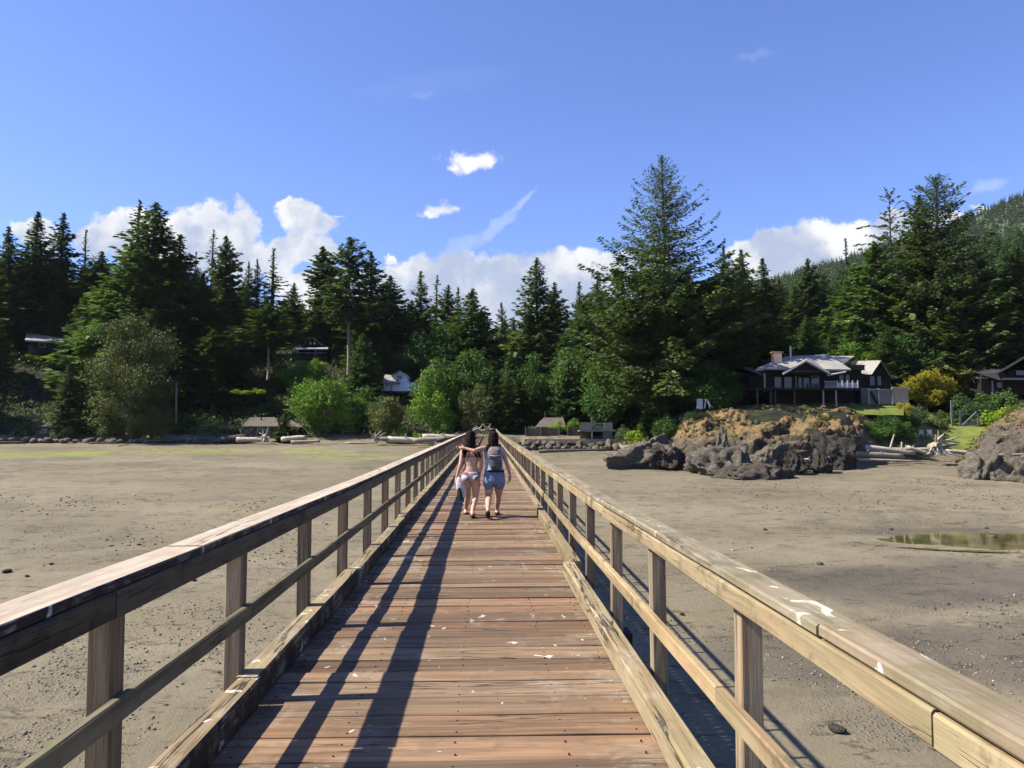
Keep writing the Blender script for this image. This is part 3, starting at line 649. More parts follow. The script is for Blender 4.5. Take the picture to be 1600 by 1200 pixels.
def tree(key, px, top, Y, wpx=None, label=None, group=None, base=None, rz=None, **k):
    """tree whose tip shows at (px, top) from the photograph's place, standing at depth Y"""
    x = PX(px, Y); z = (G1(x, Y) if base is None else PZ(base, Y)) - .3; H = PZ(top, Y) - z
    if wpx and key[:3] in ('fir', 'sna', 'ced', 'dar'): wpx *= 1.22
    return put(key, x, Y, H, z, label, group, Wd=(wpx / 2 * Y / FPX if wpx else None), rz=rz, **k)
T = tree
# ---- skyline and other trees that stand out, left to right
T('fir1', 4, 362, 150, 90, 'dark fir cut off by the left edge of the picture')
T('fir1', 42, 338, 155, 105, 'tall pointed fir, first full spire from the left edge')
T('fir2', 89, 340, 160, 95, 'tall fir with a ragged tip, second full spire from the left edge')
T('snag1', 121, 366, 175, 40, 'thin spindly fir just right of the ragged spire at far left')
T('fir4', 148, 398, 165, 70, 'shorter bluish fir in the dip left of the big light green fir')
T('snag2', 207, 320, 158, 95, 'sparse bony fir top poking out of the big light green fir')
T('cedar2', 198, 385, 140, 150, 'broad light green fir with sweeping boughs on the left hillside')
T('fir3', 243, 325, 152, 150, 'big dense fir topping the left hillside, against the white cloud')
T('fir1', 270, 372, 168, 100, 'fir leaning on the right flank of the tallest left fir')
T('snag1', 300, 398, 178, 30, 'small thin fir spire over the left hillside behind the big firs')
T('snag2', 326, 364, 175, 52, 'bare spindly fir, tallest of the thin spires before the cloud')
T('fir4', 347, 373, 165, 62, 'slim dark fir just right of the bare spindly spire')
T('fir2', 312, 430, 150, 110, 'mid green fir below the bare spindly spire')
T('fir5', 384, 412, 170, 46, 'small dark fir, left one of a pair right of the slim dark fir')
T('fir5', 398, 408, 172, 42, 'small dark fir, right one of a pair right of the slim dark fir')
T('snag1', 419, 392, 176, 52, 'sparse bottlebrush fir standing alone against the cloud')
T('fir2', 455, 445, 195, 60, 'faint fir top on the ridge left of the pointed dark fir')
T('fir4', 501, 388, 172, 74, 'narrow pointed dark fir left of the tall bare trunked fir')
T('dark1', 543, 374, 150, 88, 'tall dark fir with a long bare pale trunk on the centre left', base=608)
T('fir5', 577, 398, 165, 100, 'dark fir with a bare leader right of the tall bare trunked fir')
T('fir3', 602, 432, 170, 95, 'rounded dark fir top closing the dark group right of centre left')
T('fir2', 654, 425, 165, 70, 'lone dark fir spire left of the forked tops at the centre')
T('snag2', 682, 432, 170, 56, 'sparse fir top, left one of two beside the centre')
T('fir4', 698, 446, 160, 60, 'blunt fir top, right one of two beside the centre')
T('fir2', 716, 450, 155, 50, 'small pointed fir above the end of the footbridge')
T('cedar1', 738, 452, 150, 105, 'broad green cedar with many tips left above the two walkers')
T('fir5', 785, 474, 190, 60, 'distant rounded fir in the dip above the footbridge')
T('fir3', 845, 404, 148, 100, 'tall full fir with a blunt crown right of the dip in the skyline')
T('fir4', 868, 440, 158, 60, 'shaded fir shoulder behind the tall blunt crowned fir')
T('fir2', 905, 440, 165, 60, 'dark fir top, left one of two between the blunt fir and the giant spruce')
T('fir2', 937, 423, 160, 70, 'pointed fir top, right one of two between the blunt fir and the giant spruce')
T('fir5', 970, 417, 165, 50, 'narrow fir touching the left boughs of the giant spruce')
T('cedar1', 915, 470, 140, 120, 'light green cedar below the two pointed tops left of the giant spruce')
T('hero', 1043, 241, 110, 222, 'giant spruce with an open ragged top standing left of the dark house', rz=.6)
T('fir5', 1135, 380, 118, 80, 'bushy topped spruce just right of the giant spruce')
T('fir1', 1166, 388, 122, 92, 'thin tipped dark fir behind the left end of the dark house')
T('fir1', 1198, 402, 124, 95, 'broad dark fir above the brick chimney')
T('fir2', 1100, 440, 112, 120, 'dark fir tucked against the right flank of the giant spruce')
T('fir4', 1270, 400, 175, 60, 'small fir top over the ridge above the dark house')
T('snag1', 1330, 368, 190, 44, 'pale thin fir standing out on the wooded ridge right of the cloud')
T('ragged', 1400, 297, 138, 95, 'half dead spruce with crooked bare top left of the right hand giant')
T('hero2', 1478, 268, 128, 185, 'right hand giant spruce with two dense tips above the yellow tree', rz=2.0)
T('fir3', 1455, 300, 131, 120, 'left shoulder spruce merging with the right hand giant')
T('snag2', 1521, 325, 170, 40, 'bare pale snag right of the right hand giant spruce')
T('cedar1', 1375, 372, 135, 130, 'round shouldered green fir below the half dead spruce')
T('cedar2', 1340, 420, 150, 120, 'mid green cedar right of the house roofs')
T('cedar1', 1545, 400, 126, 130, 'dark green cedar right of the right hand giant')
T('fir3', 1600, 380, 124, 130, 'dark fir cut off by the right edge of the picture')
# ---- lower leafy trees
T('olive1', 208, 468, 122.5, 150, 'large olive brown feathery tree rising from the left shore', base=692)
T('bright2', 150, 500, 135, 70, 'lime green leafy patch tree behind the olive feathery tree', base=600)
T('bright1', 508, 588, 126, 115, 'bright green round tree right of the low shore cabin', base=696)
T('bright2', 478, 558, 140, 80, 'yellow green tree below the steep roofed hillside cabin', base=640)
T('olive2', 420, 560, 150, 90, 'olive scrubby tree under the crooked lone pine', base=640)
T('cedar1', 565, 520, 138, 60, 'slim green cedar at the foot of the long bare trunk', base=650)
T('maple2', 560, 600, 130, 90, 'dark leafy tree between the bright round tree and the white house', base=695)
T('olive2', 600, 612, 122, 85, 'grey green leafy tree in front of the white house', base=694)
T('bright1', 680, 568, 121, 100, 'sunlit green tree beside the white house', base=690)
T('maple1', 712, 538, 124, 130, 'big dark maple right of the white house', base=690)
T('maple1', 672, 500, 149, 110, 'green tree rising behind the white house', base=640)
T('olive2', 745, 590, 118, 70, 'dull green tree just left above the walkers', base=688)
T('spire1', 770, 590, 118, 55, 'small dense fir right behind the walkers', base=690)
T('spire1', 812, 585, 122, 60, 'small dense fir right of the footbridge end', base=690)
T('maple2', 825, 545, 132, 80, 'green tree behind the grey roofed shed', base=680)
T('maple1', 905, 535, 128, 100, 'tall fresh green maple behind the boathouse', base=680)
T('cedar2', 975, 490, 119, 105, 'broad mid green cedar left of the giant spruce', base=692)
T('maple2', 960, 560, 116, 100, 'green bushy tree behind the boathouse terrace', base=680)
T('maple2', 1120, 560, 104, 120, 'dark leafy tree under the right boughs of the giant spruce', base=655)
T('fir2', 1150, 470, 110, 110, 'drooping fir screening the left end of the dark house', base=640)
T('bright2', 1340, 525, 125, 95, 'bright green tree behind the house wing', base=620)
T('maple1', 1295, 520, 135, 90, 'green maple behind the middle of the dark house', base=610)
T('maple1', 1415, 500, 128, 130, 'green maple between the house wing and the yellow tree', base=625)
T('maple2', 1440, 540, 124, 90, 'green tree behind the yellow tree', base=640)
T('yellow1', 1448, 572, 117, 95, 'golden green maple beside the grey fence', base=640)
T('yellow1', 1492, 556, 120, 85, 'golden tipped maple right of its darker golden neighbour', base=640)
T('maple2', 1555, 470, 128, 120, 'dark leafy tree behind the right hand house', base=600)
# crooked lone pine with bare trunk at 417
T('dark1', 417, 478, 142, 80, 'crooked lone pine with bare grey trunk on the left hillside', base=592)
# ---- the rest of the wood, filled in procedurally under the skyline
SKYX = [-500, 0, 130, 250, 330, 420, 480, 560, 640, 700, 750, 790, 830, 900, 1000, 1100, 1200, 1300, 1350, 1450, 1600, 2100]
SKYY = [420, 385, 415, 400, 425, 450, 462, 452, 470, 478, 482, 495, 480, 470, 455, 430, 428, 425, 405, 385, 370, 330]
BLOCK = [(140, 285, 440, 700, 131), (450, 560, 540, 700, 131), (610, 720, 560, 700, 126), (395, 460, 545, 640, 160), (460, 515, 525, 560, 168), (590, 645, 575, 612, 140), (375, 460, 640, 700, 125), (820, 965, 650, 700, 112), (1150, 1420, 540, 640, 107), (1520, 1700, 550, 620, 112), (22, 118, 515, 548, 141), (1340, 1600, 560, 700, 112)]
def clear(px, top, wpx, Y):
    for (a, b, t, bb, yb) in BLOCK:
        if Y < yb + 4 and px + wpx / 2 > a and px - wpx / 2 < b and top < bb: return False
    return True
KEYS = ['fir1', 'fir2', 'fir3', 'fir4', 'cedar1', 'cedar2', 'fir1', 'fir3', 'fir5']
LANDM = [(-400, 'the left picture edge'), (90, 'the ragged spire at far left'), (243, 'the tallest left hillside fir'), (347, 'the slim dark fir'), (487, 'the steep roofed cabin'), (545, 'the long bare trunk'), (615, 'the white hillside house'), (730, 'the two walkers'), (845, 'the blunt crowned fir'), (930, 'the boathouse terrace'), (1043, 'the giant spruce'), (1216, 'the brick chimney'), (1360, 'the house wing'), (1478, 'the right hand giant spruce'), (1590, 'the right hand house')]
ORD = ['first', 'second', 'third', 'fourth', 'fifth', 'sixth', 'seventh', 'eighth', 'ninth', 'tenth', 'eleventh', 'twelfth', 'thirteenth', 'fourteenth', 'fifteenth']
ROWS = ['shore', 'second', 'third', 'fourth', 'fifth', 'rearmost']; n_fill = 0
for ri, (Y, stp, dl) in enumerate([(126, 46, 130), (137, 46, 95), (151, 45, 55), (170, 42, 22), (196, 38, 5), (232, 34, -5)]):
    px = -330.0; cnt = {}
    while px < 1740:
        px += stp * rt.uniform(.72, 1.3); Yj = Y + rt.uniform(-5, 5)
        x = PX(px, Yj)
        ys0 = np.interp(px, [700, 740, 960, 1040, 1600], [121, 112, 112, 108, 122])
        if Yj < ys0: continue
        top = np.interp(px, SKYX, SKYY) + dl * rt.uniform(.5, 1.2) + rt.uniform(0, 22)
        zb = G1(x, Yj) - .3; H = PZ(top, Yj) - zb
        if H > 34: H = 34 - rt.uniform(0, 4); top = VPY - (zb + H - EYE) * FPX / Yj
        if H < 6: continue
        key = rt.choice(KEYS); Wd = min(H * .27, 6.6) * rt.uniform(.9, 1.25); wpx = 2 * Wd * FPX / Yj
        if not clear(px, top, wpx, Yj): continue
        lm = max([l for l in LANDM if l[0] <= px] or [LANDM[0]]); k = cnt.get(lm[0], 0); cnt[lm[0]] = k + 1
        row = ROWS[ri]
        put(key, x, Yj, H, zb, f'{ORD[k]} conifer in the {row} row right of {lm[1]}', 'conifers filling the wood behind the beach', Wd=Wd, name='conifer', cat='conifer'); n_fill += 1
print('fill', n_fill)
# ---- undergrowth over the wooded slopes: one uncounted mass
r = np.random.default_rng(9); N = 5200
def massed(name, pts, scl, mat, seed, leaves=46, leaf=.34):
    r = np.random.default_rng(seed); n = len(pts); rep = np.repeat(np.arange(n), leaves); d = r.normal(0, 1, (n * leaves, 3)); d /= np.linalg.norm(d, axis=1, keepdims=True); d[:, 2] = np.abs(d[:, 2])
    s = scl[rep]; Cn = pts[rep] + d * (s * r.uniform(.6, 1.05, n * leaves))[:, None] * np.array([1.1, 1.1, .9])
    nr = d + r.normal(0, .6, d.shape); nr /= np.linalg.norm(nr, axis=1, keepdims=True); a = np.cross(nr, r.normal(0, 1, d.shape)); a /= np.linalg.norm(a, axis=1, keepdims=True); b = np.cross(nr, a)
    sz = leaf * r.uniform(.6, 1.4, len(Cn)); lob = r.uniform(0, 1, n)[rep]
    V, F, q = quads_at(Cn, a * (sz * .6)[:, None], b * (sz * .45)[:, None], np.clip(.6 * lob + .4 * r.uniform(0, 1, len(Cn)), 0, 1))
    o = link_mesh(name, npmesh(name, V, F, rnd=q), mat=mat); return tag(o, kind='stuff')
yy_ = 124 + 122 * r.random(N) ** 1.3; pxx = r.uniform(-250, 1850, N); xx_ = (pxx - VPX) * yy_ / FPX
keep = (yy_ > np.interp(pxx, [-300, 690, 740, 960, 1080, 1330, 1380, 1600], [124, 122, 112, 112, 112, 112, 126, 126])); xx_, yy_ = xx_[keep], yy_[keep]
massed('undergrowth', np.column_stack([xx_, yy_, gz(xx_, yy_)]), r.uniform(.9, 2.6, len(xx_)), L_FIR, 3)
# ---- far wooded mountain on the right
RX = [900, 1100, 1215, 1260, 1300, 1400, 1500, 1560, 1600, 1800, 2200]; RY = [470, 455, 428, 412, 402, 372, 337, 312, 294, 235, 250]
nu, nv = 90, 40; V = []
for j in range(nv):
    t = j / (nv - 1)
    for i in range(nu):
        px = 900 + 1300 * i / (nu - 1); ry = np.interp(px, RX, RY) + 7; Y1 = 1050; Y0 = 430
        zt_ = PZ(ry, Y1) if px > 0 else 0; Y = Y0 + (Y1 - Y0) * t; z = 20 + (zt_ - 20) * (t ** 1.15) + 9 * math.sin(px * .021 + t * 5) * t * (1 - t) * 2
        V.append((PX(px, Y), Y, z))
idx = np.arange(nu * nv).reshape(nv, nu); F = np.stack([idx[:-1, :-1], idx[:-1, 1:], idx[1:, 1:], idx[1:, :-1]], -1).reshape(-1, 4)
MTN = np.array(V).reshape(nv, nu, 3)
mm, g = newmat('mountain_soil'); finish(g, (0.05, .075, .035), .9)
tag(link_mesh('mountain', npmesh('mountain', V, F, smooth=True), mat=mm), kind='structure')
def far_wood(name, n, seed, mat, hs):
    r = np.random.default_rng(seed); fi = r.uniform(0, nu - 1.01, n); fj = (nv - 1.01) * r.random(n) ** .7; i, j = fi.astype(int), fj.astype(int); a, b = fi - i, fj - j
    p = (MTN[j, i] * ((1 - a) * (1 - b))[:, None] + MTN[j, i + 1] * (a * (1 - b))[:, None] + MTN[j + 1, i] * ((1 - a) * b)[:, None] + MTN[j + 1, i + 1] * (a * b)[:, None])
    lv = 22; rep = np.repeat(np.arange(n), lv); H = r.uniform(*hs, n)[rep]; t = np.tile(np.linspace(.12, 1, lv), n); an = r.uniform(0, 6.28, n * lv)
    L = H * .17 * (1 - t) + .5; dirh = np.column_stack([np.cos(an), np.sin(an), np.full(n * lv, -.35)])
    Cn = p[rep] + np.column_stack([np.zeros(n * lv), np.zeros(n * lv), H * t - 1]) + dirh * (L * .5)[:, None]
    sd = np.column_stack([-np.sin(an), np.cos(an), r.normal(0, .3, n * lv)])
    V, F, q = quads_at(Cn, dirh * (L * .75)[:, None], sd * (L * .55 + .3)[:, None], np.clip(r.uniform(0, 1, n)[rep] * .7 + .3 * r.uniform(0, 1, n * lv), 0, 1))
    return tag(link_mesh(name, npmesh(name, V, F, rnd=q), mat=mat), kind='stuff')
far_wood('mountain_forest', 20000, 4, leafmat('far_needles', (0.045, .075, .034), (0.062, .098, .042), (0.085, .125, .050), trans=.1), (8, 13))

# trees far up the slope, past counting
r = np.random.default_rng(21); n = 4200; Yf = r.uniform(246, 468, n); pf = r.uniform(-450, 2000, n); xf = (pf - VPX) * Yf / FPX; zf = gz(xf, Yf)
lv = 34; rep_ = np.repeat(np.arange(n), lv); H = r.uniform(9, 14, n)[rep_]; t = np.tile(np.linspace(.08, 1, lv), n); an = r.uniform(0, 6.28, n * lv); L = H * .19 * (1 - t) + .4
dh = np.column_stack([np.cos(an), np.sin(an), np.full(n * lv, -.35)]); Cn = np.column_stack([xf, Yf, zf])[rep_] + np.column_stack([0 * t, 0 * t, H * t - .5]) + dh * (L * .5)[:, None]
sd = np.column_stack([-np.sin(an), np.cos(an), r.normal(0, .3, n * lv)]); V, F, q = quads_at(Cn, dh * (L * .75)[:, None], sd * (L * .5 + .25)[:, None], np.clip(r.uniform(0, 1, n)[rep_] * .6 + .4 * r.uniform(0, 1, n * lv), 0, 1))
tag(link_mesh('hillside_forest', npmesh('hillside_forest', V, F, rnd=q), mat=L_CEDAR), kind='stuff')
# ------------------------------------------------------------------ rocks
def rockmat(name, c1, c2, c3, grass=None, zg=None, sc=1.0, dark=(0.012, .012, .013)):
    m, g = newmat(name); geo = g.n('ShaderNodeNewGeometry'); pos = geo.outputs['Position']; nz = g.n('ShaderNodeSeparateXYZ', i={0: geo.outputs['Normal']}).outputs[2]
    z = g.n('ShaderNodeSeparateXYZ', i={0: pos}).outputs[2]
    n1 = g.noise(pos, .8 * sc, 6, .65, .6); n2 = g.noise(pos, 4.5 * sc, 6, .7); n3 = g.noise(g.v('MULTIPLY', pos, (1, 1, 2.6)), 1.7 * sc, 6, .65, 1.2)
    c = g.mix(g.step(n1, .35, .65), c1, c2); c = g.mix(g.step(n2, .45, .75), c, c3)
    c = g.mix(g.m('MULTIPLY', g.step(g.m('ABSOLUTE', g.m('SUBTRACT', n3, .5)), .022, .004), .8), c, dark)
    if grass:
        k = g.m('ADD', g.m('MULTIPLY', g.m('SUBTRACT', z, zg), .40), g.m('ADD', g.m('MULTIPLY', nz, .9), g.m('MULTIPLY', g.m('SUBTRACT', n1, .5), 3.4)))
        gc = g.mix(g.step(n2, .36, .60), tuple(q * .40 for q in grass), grass); gc = g.mix(g.m('MULTIPLY', g.step(g.noise(pos, 1.1, 5, .6), .5, .66), .7), gc, (0.050, .058, .022))
        c = g.mix(g.step(k, .35, .85), c, gc)
    finish(g, c, .9, g.m('ADD', n2, g.m('MULTIPLY', n3, .8)), 1.0, .28, .15); return m
R_GREY = rockmat('grey_rock', (0.085, .077, .060), (0.150, .136, .108), (0.22, .20, .162))
R_DARK = rockmat('dark_rock', (0.030, .028, .023), (0.060, .054, .044), (0.11, .098, .080))
R_BROWN = rockmat('brown_rock', (0.065, .055, .043), (0.105, .092, .072), (0.15, .133, .108))
R_BLUFF = rockmat('bluff_rock', (0.060, .049, .035), (0.115, .095, .068), (0.18, .150, .108), grass=(0.25, .178, .085), zg=1.5)
R_BLUFF2 = rockmat('bluff_rock_right', (0.07, .060, .049), (0.12, .105, .085), (0.185, .165, .135), grass=(0.22, .16, .085), zg=3.2)
def ico(n=4):
    import bmesh
    bm = bmesh.new(); bmesh.ops.create_icosphere(bm, subdivisions=n, radius=1); me = bpy.data.meshes.new('t'); bm.to_mesh(me); bm.free()
    v = np.array([w.co for w in me.vertices]); f = np.array([list(p.vertices) for p in me.polygons]); bpy.data.meshes.remove(me); return v, f
ICO = {n: ico(n) for n in (1, 2, 3, 5)}
def rockshape(seed, n=3, amp=.34, sharp=1.6, sq=.75, freq=1.3):
    v, f = ICO[n]; o = Vector((seed * 7.3, seed * 3.1, seed * 1.7)); out = np.empty_like(v)
    r = random.Random(seed); cuts = [(Vector((r.gauss(0, 1), r.gauss(0, 1), r.gauss(0, 1))).normalized(), r.uniform(.55, .85)) for _ in range(9)]
    for i, p in enumerate(v):
        q = Vector(p); d = mnoise.hetero_terrain(q * freq + o, .9, 2.2, 5 if n > 3 else 3, .3) * amp + mnoise.noise(q * freq * 3.1 + o) * amp * .4
        q = q * (1 + d - amp * .4)
        for nn_, dd in cuts:
            e = q.dot(nn_) - dd
            if e > 0: q -= nn_ * e * .85
        if n > 3:
            w = Vector(p); rg_ = mnoise.ridged_multi_fractal(Vector((w.x * 2.3, w.y * 2.3, w.z * 1.5)) + o, .9, 2.2, 6, 1.0, 2.0); cell = mnoise.noise(Vector((w.x * 5, w.y * 5, w.z * 2.5)) - o)
            q *= 1 + (rg_ - 1.1) * .30 + cell * .14
        out[i] = q
    return out, f
def rock(name, c, size, seed, mat, label=None, cat='rock', group=None, n=3, rz=0.0, amp=.28, smooth=True, **k):
    v, f = rockshape(seed, n, amp, **k); v = v * np.array(size); ca, sa = math.cos(rz), math.sin(rz); v = np.column_stack([v[:, 0] * ca - v[:, 1] * sa, v[:, 0] * sa + v[:, 1] * ca, v[:, 2]])
    o = link_mesh(name, npmesh(name, v, None, F3=f, smooth=smooth), mat=mat); o.location = c; return tag(o, label, cat, group)
def prow(px0, px1, top, base, Y, dep, seed, mat, label, n=5, sink=.35, rz=0.0, amp=.35, **k):
    x0, x1 = PX(px0, Y), PX(px1, Y); zb, zt_ = PZ(base, Y - dep * .6), PZ(top, Y); h = (zt_ - zb)
    return rock('rock_outcrop', ((x0 + x1) / 2, Y, zb - h * sink * .2), ((x1 - x0) / 2 * 1.08, dep, h * 1.0), seed, mat, label, 'rock', n=n, rz=rz, amp=amp, **k)
M_DRYG = leafmat('dry_grass_blades', (.13, .095, .04), (.25, .18, .08), (.36, .27, .12), trans=.2)
# bluff under the dark house: a displaced rock face
def face(name, top, base, px0, px1, back, mat, seed, amp=.9, nu=150, nv=46, lab=None, kind='structure'):
    V = []; TT = []
    for j in range(nv):
        t = j / (nv - 1)
        for i in range(nu):
            TT.append(t); px = px0 + (px1 - px0) * i / (nu - 1); tp = [np.interp(px, [q[0] for q in top], [q[k] for q in top]) for k in (1, 2)]; bs = [np.interp(px, [q[0] for q in base], [q[k] for q in base]) for k in (1, 2)]
            pb = P(px, bs[0], bs[1]); pt = P(px, tp[0], tp[1])
            if t < .75:
                s = t / .75; s = min(1, max(0, s + (.055 * math.sin(s * 17 + px * .045 + seed) + .04 * math.sin(s * 9 - px * .11)) * math.sin(math.pi * s))); e = s ** .85; p = Vector((pb.x + (pt.x - pb.x) * s, pb.y + (pt.y - pb.y) * s ** 1.5, pb.z + (pt.z - pb.z) * e))
                if t == 0: p.z -= .8
            else:
                s = (t - .75) / .25; p = pt + Vector((pt.x / pt.y * back * s, back * s, -.3 * s))
            env = min(1, t * 8) * (1 - max(0, (t - .72) / .28)); edge = min(1, i / 10, (nu - 1 - i) / 10)
            q = Vector((p.x * .16, p.y * .3, p.z * .55 + p.x * .05)) + Vector((seed, 0, 0)); d = mnoise.ridged_multi_fractal(q, 1.0, 2.1, 6, 1.0, 2.0) - 1.0 + mnoise.noise(p * .45) * .9 + mnoise.noise(p * 1.9) * .22
            p = p + Vector((0, -1, .45)) * d * amp * env * (.3 + .7 * edge)
            p.z -= (1 - edge) * 1.2 * (1 - t * .5)
            V.append(p)
    idx = np.arange(nu * nv).reshape(nv, nu); F = np.stack([idx[:-1, :-1], idx[:-1, 1:], idx[1:, 1:], idx[1:, :-1]], -1).reshape(-1, 4)
    o = link_mesh(name, npmesh(name, np.array(V), F, smooth=True), mat=mat)
    r = np.random.default_rng(seed); A = np.array(V); TT = np.array(TT); ids = np.nonzero((TT > .30) & (TT < .95))[0]; ids = r.choice(ids, min(len(ids), 800), p=(TT[ids] ** 2) / np.sum(TT[ids] ** 2))
    pts = A[ids] + r.normal(0, .15, (len(ids), 3)) * np.array([1, 1, .2]); g1 = r.random(len(ids)) < .72
    massed('dry_grass', pts[g1] - np.array([0, 0, .08]), r.uniform(.08, .26, int(g1.sum())), M_DRYG, seed + 1, 16, .17); massed('scrub', pts[~g1] - np.array([0, 0, .1]), r.uniform(.2, .6, int((~g1).sum())), L_OLIVE, seed + 2, 34, .17)
    return tag(o, lab, kind=kind)
face('bluff', [(1050, 668, 98), (1075, 655, 97), (1110, 645, 97), (1170, 639, 98), (1230, 637, 99), (1300, 638, 100), (1350, 645, 101)],
     [(1050, 706, 91), (1100, 712, 88), (1170, 716, 86), (1240, 718, 86), (1300, 714, 88), (1350, 708, 92)], 1050, 1352, 9, R_BLUFF, 3, amp=1.25)
face('bluff', [(1500, 712, 90), (1522, 692, 90), (1548, 664, 90), (1580, 645, 91), (1610, 632, 92), (1720, 610, 94), (1900, 640, 96)],
     [(1500, 720, 84), (1540, 738, 79), (1600, 742, 78), (1720, 745, 77), (1900, 740, 80)], 1498, 1900, 8, R_BLUFF2, 9, amp=.8)
prow(945, 1068, 676, 722, 90, 3.2, 21, R_GREY, 'low grey rock ridge between the boathouse beach and the bluff', rz=.05)
prow(1010, 1066, 684, 718, 88, 2.0, 22, R_DARK, 'dark broken rock at the right end of the low grey ridge')
prow(1076, 1175, 694, 731, 83, 3.0, 23, R_GREY, 'pale grey craggy rock standing at the left foot of the bluff')
prow(1116, 1142, 670, 722, 86, .9, 24, R_GREY, 'upright pale rock fin leaning on the grassy bluff', amp=.3)
prow(1166, 1230, 690, 722, 85, 2.2, 25, R_GREY, 'pale grey rock shoulder in the middle of the bluff foot')
prow(1128, 1236, 717, 744, 80, 2.4, 26, R_BROWN, 'smooth brown rounded rock nearest on the sand below the bluff', amp=.22)
prow(1244, 1340, 664, 719, 88.5, 2.6, 27, R_DARK, 'black crag under the right end of the bluff')
prow(1222, 1262, 706, 728, 83, 1.2, 28, R_DARK, 'dark boulder in front of the black crag')
prow(1268, 1296, 700, 726, 84, 1.0, 29, R_DARK, 'small dark wedge rock right of the dark boulder')
prow(1500, 1562, 690, 740, 80, 2.4, 30, R_GREY, 'grey rock foot at the left end of the right hand bluff')
prow(1560, 1640, 700, 745, 78, 2.2, 31, R_GREY, 'grey rock slab cut off by the right edge of the picture')
rr = random.Random(12)
def ordn(i):
    n = i + 1
    one = ['', 'first', 'second', 'third', 'fourth', 'fifth', 'sixth', 'seventh', 'eighth', 'ninth', 'tenth', 'eleventh', 'twelfth', 'thirteenth', 'fourteenth', 'fifteenth', 'sixteenth', 'seventeenth', 'eighteenth', 'nineteenth', 'twentieth']
    return one[n] if n <= 20 else (('twenty ' if n < 30 else 'thirty ') + one[n % 10] if n % 10 else 'thirtieth')
# rip-rap below the sea wall right of the footbridge
R_WALL = [rockmat('wall_rock', (.12, .11, .09), (.19, .17, .14), (.25, .225, .19)), R_GREY, R_BROWN]
k = 0
for row, (ya, n) in enumerate([(700, 20), (694, 20)]):
    for i in range(n):
        px = 806 + (965 - 806) * (i + rr.uniform(.1, .9)) / n; Y = 108.2 - row * -1.3 + rr.uniform(-.3, .3); s = rr.uniform(.42, .85)
        if row == 1 and i % 2 == 1 and px > 880: continue
        rock('boulder', (PX(px, Y), Y, PZ(ya + rr.uniform(-1.5, 2), Y)), (s * rr.uniform(.6, 1.35), s, s * rr.uniform(.5, 1.05)), 40 + k % 37, R_WALL[k % 3],
             f'{ordn(i)} boulder from the footbridge in the {"lower" if row == 0 else "upper"} row of the rock wall', 'boulder', 'boulders piled below the sea wall', n=2, rz=rr.uniform(0, 6), smooth=False, amp=.7, freq=1.9); k += 1
# loose stones out on the mud (each seen in the photograph)
def onbeach(px, py):
    Y = 60.0
    for _ in range(80):
        z = G1(PX(px, Y), Y); Y = (EYE - z) * FPX / (py - VPY)
    return PX(px, Y), Y, G1(PX(px, Y), Y)
for (px, py, w, m, lab) in [(20, 886, 15, R_DARK, 'dark stone near the left edge below the gravel patch'), (88, 875, 8, R_DARK, 'small dark stone in the left gravel patch'), (51, 893, 9, R_DARK, 'small dark stone right of the stone at the left edge'),
        (93, 740, 9, R_DARK, 'small dark stone on the far left mud'), (296, 721, 12, R_DARK, 'blocky brown stone right of the dark stick'), (180, 849, 8, R_DARK, 'dark pebble stone above the left handrail'),
        (310, 901, 9, R_DARK, 'flat dark stone just above the left handrail'), (222, 847, 8, R_DARK, 'dark stone right of the gravel ridge on the left'), (1192, 828, 9, R_BROWN, 'small tan stone on the mud above the right handrail'),
        (1275, 882, 13, R_GREY, 'pale stone cluster nearest the right handrail middle'), (1280, 740, 16, R_DARK, 'dark stone lying below the bluff on the sand'), (1387, 828, 10, R_GREY, 'pale stone at the left end of the tide pool'),
        (1535, 827, 9, R_GREY, 'pale stone behind the tide pool'), (1545, 842, 15, R_GREY, 'pale flat stone lying in the tide pool'), (1296, 1137, 34, R_DARK, 'flat dark stone near the bottom right below the rail'), (1440, 1165, 16, R_GREY, 'pale stone close under the right handrail'),
        (1172, 857, 7, R_DARK, 'tiny dark stone left of the tide pool'), (1555, 962, 8, R_DARK, 'small dark stone on wet mud at the right'), (1448, 1005, 8, R_DARK, 'small dark stone on the dark wet patch at right'), (790, 722, 5, R_DARK, 'tiny stone on the sand beside the far right railing'),
        (1062, 957, 10, R_DARK, 'dark stone seen between the right railing posts')]:
    x, y, z = onbeach(px, py); s = w * y / FPX / 2
    rock('stone', (x, y, z + s * .25), (s, s * .8, s * .5), 60 + int(px) % 13, m, lab, 'stone', n=2, rz=px * .37, smooth=False)
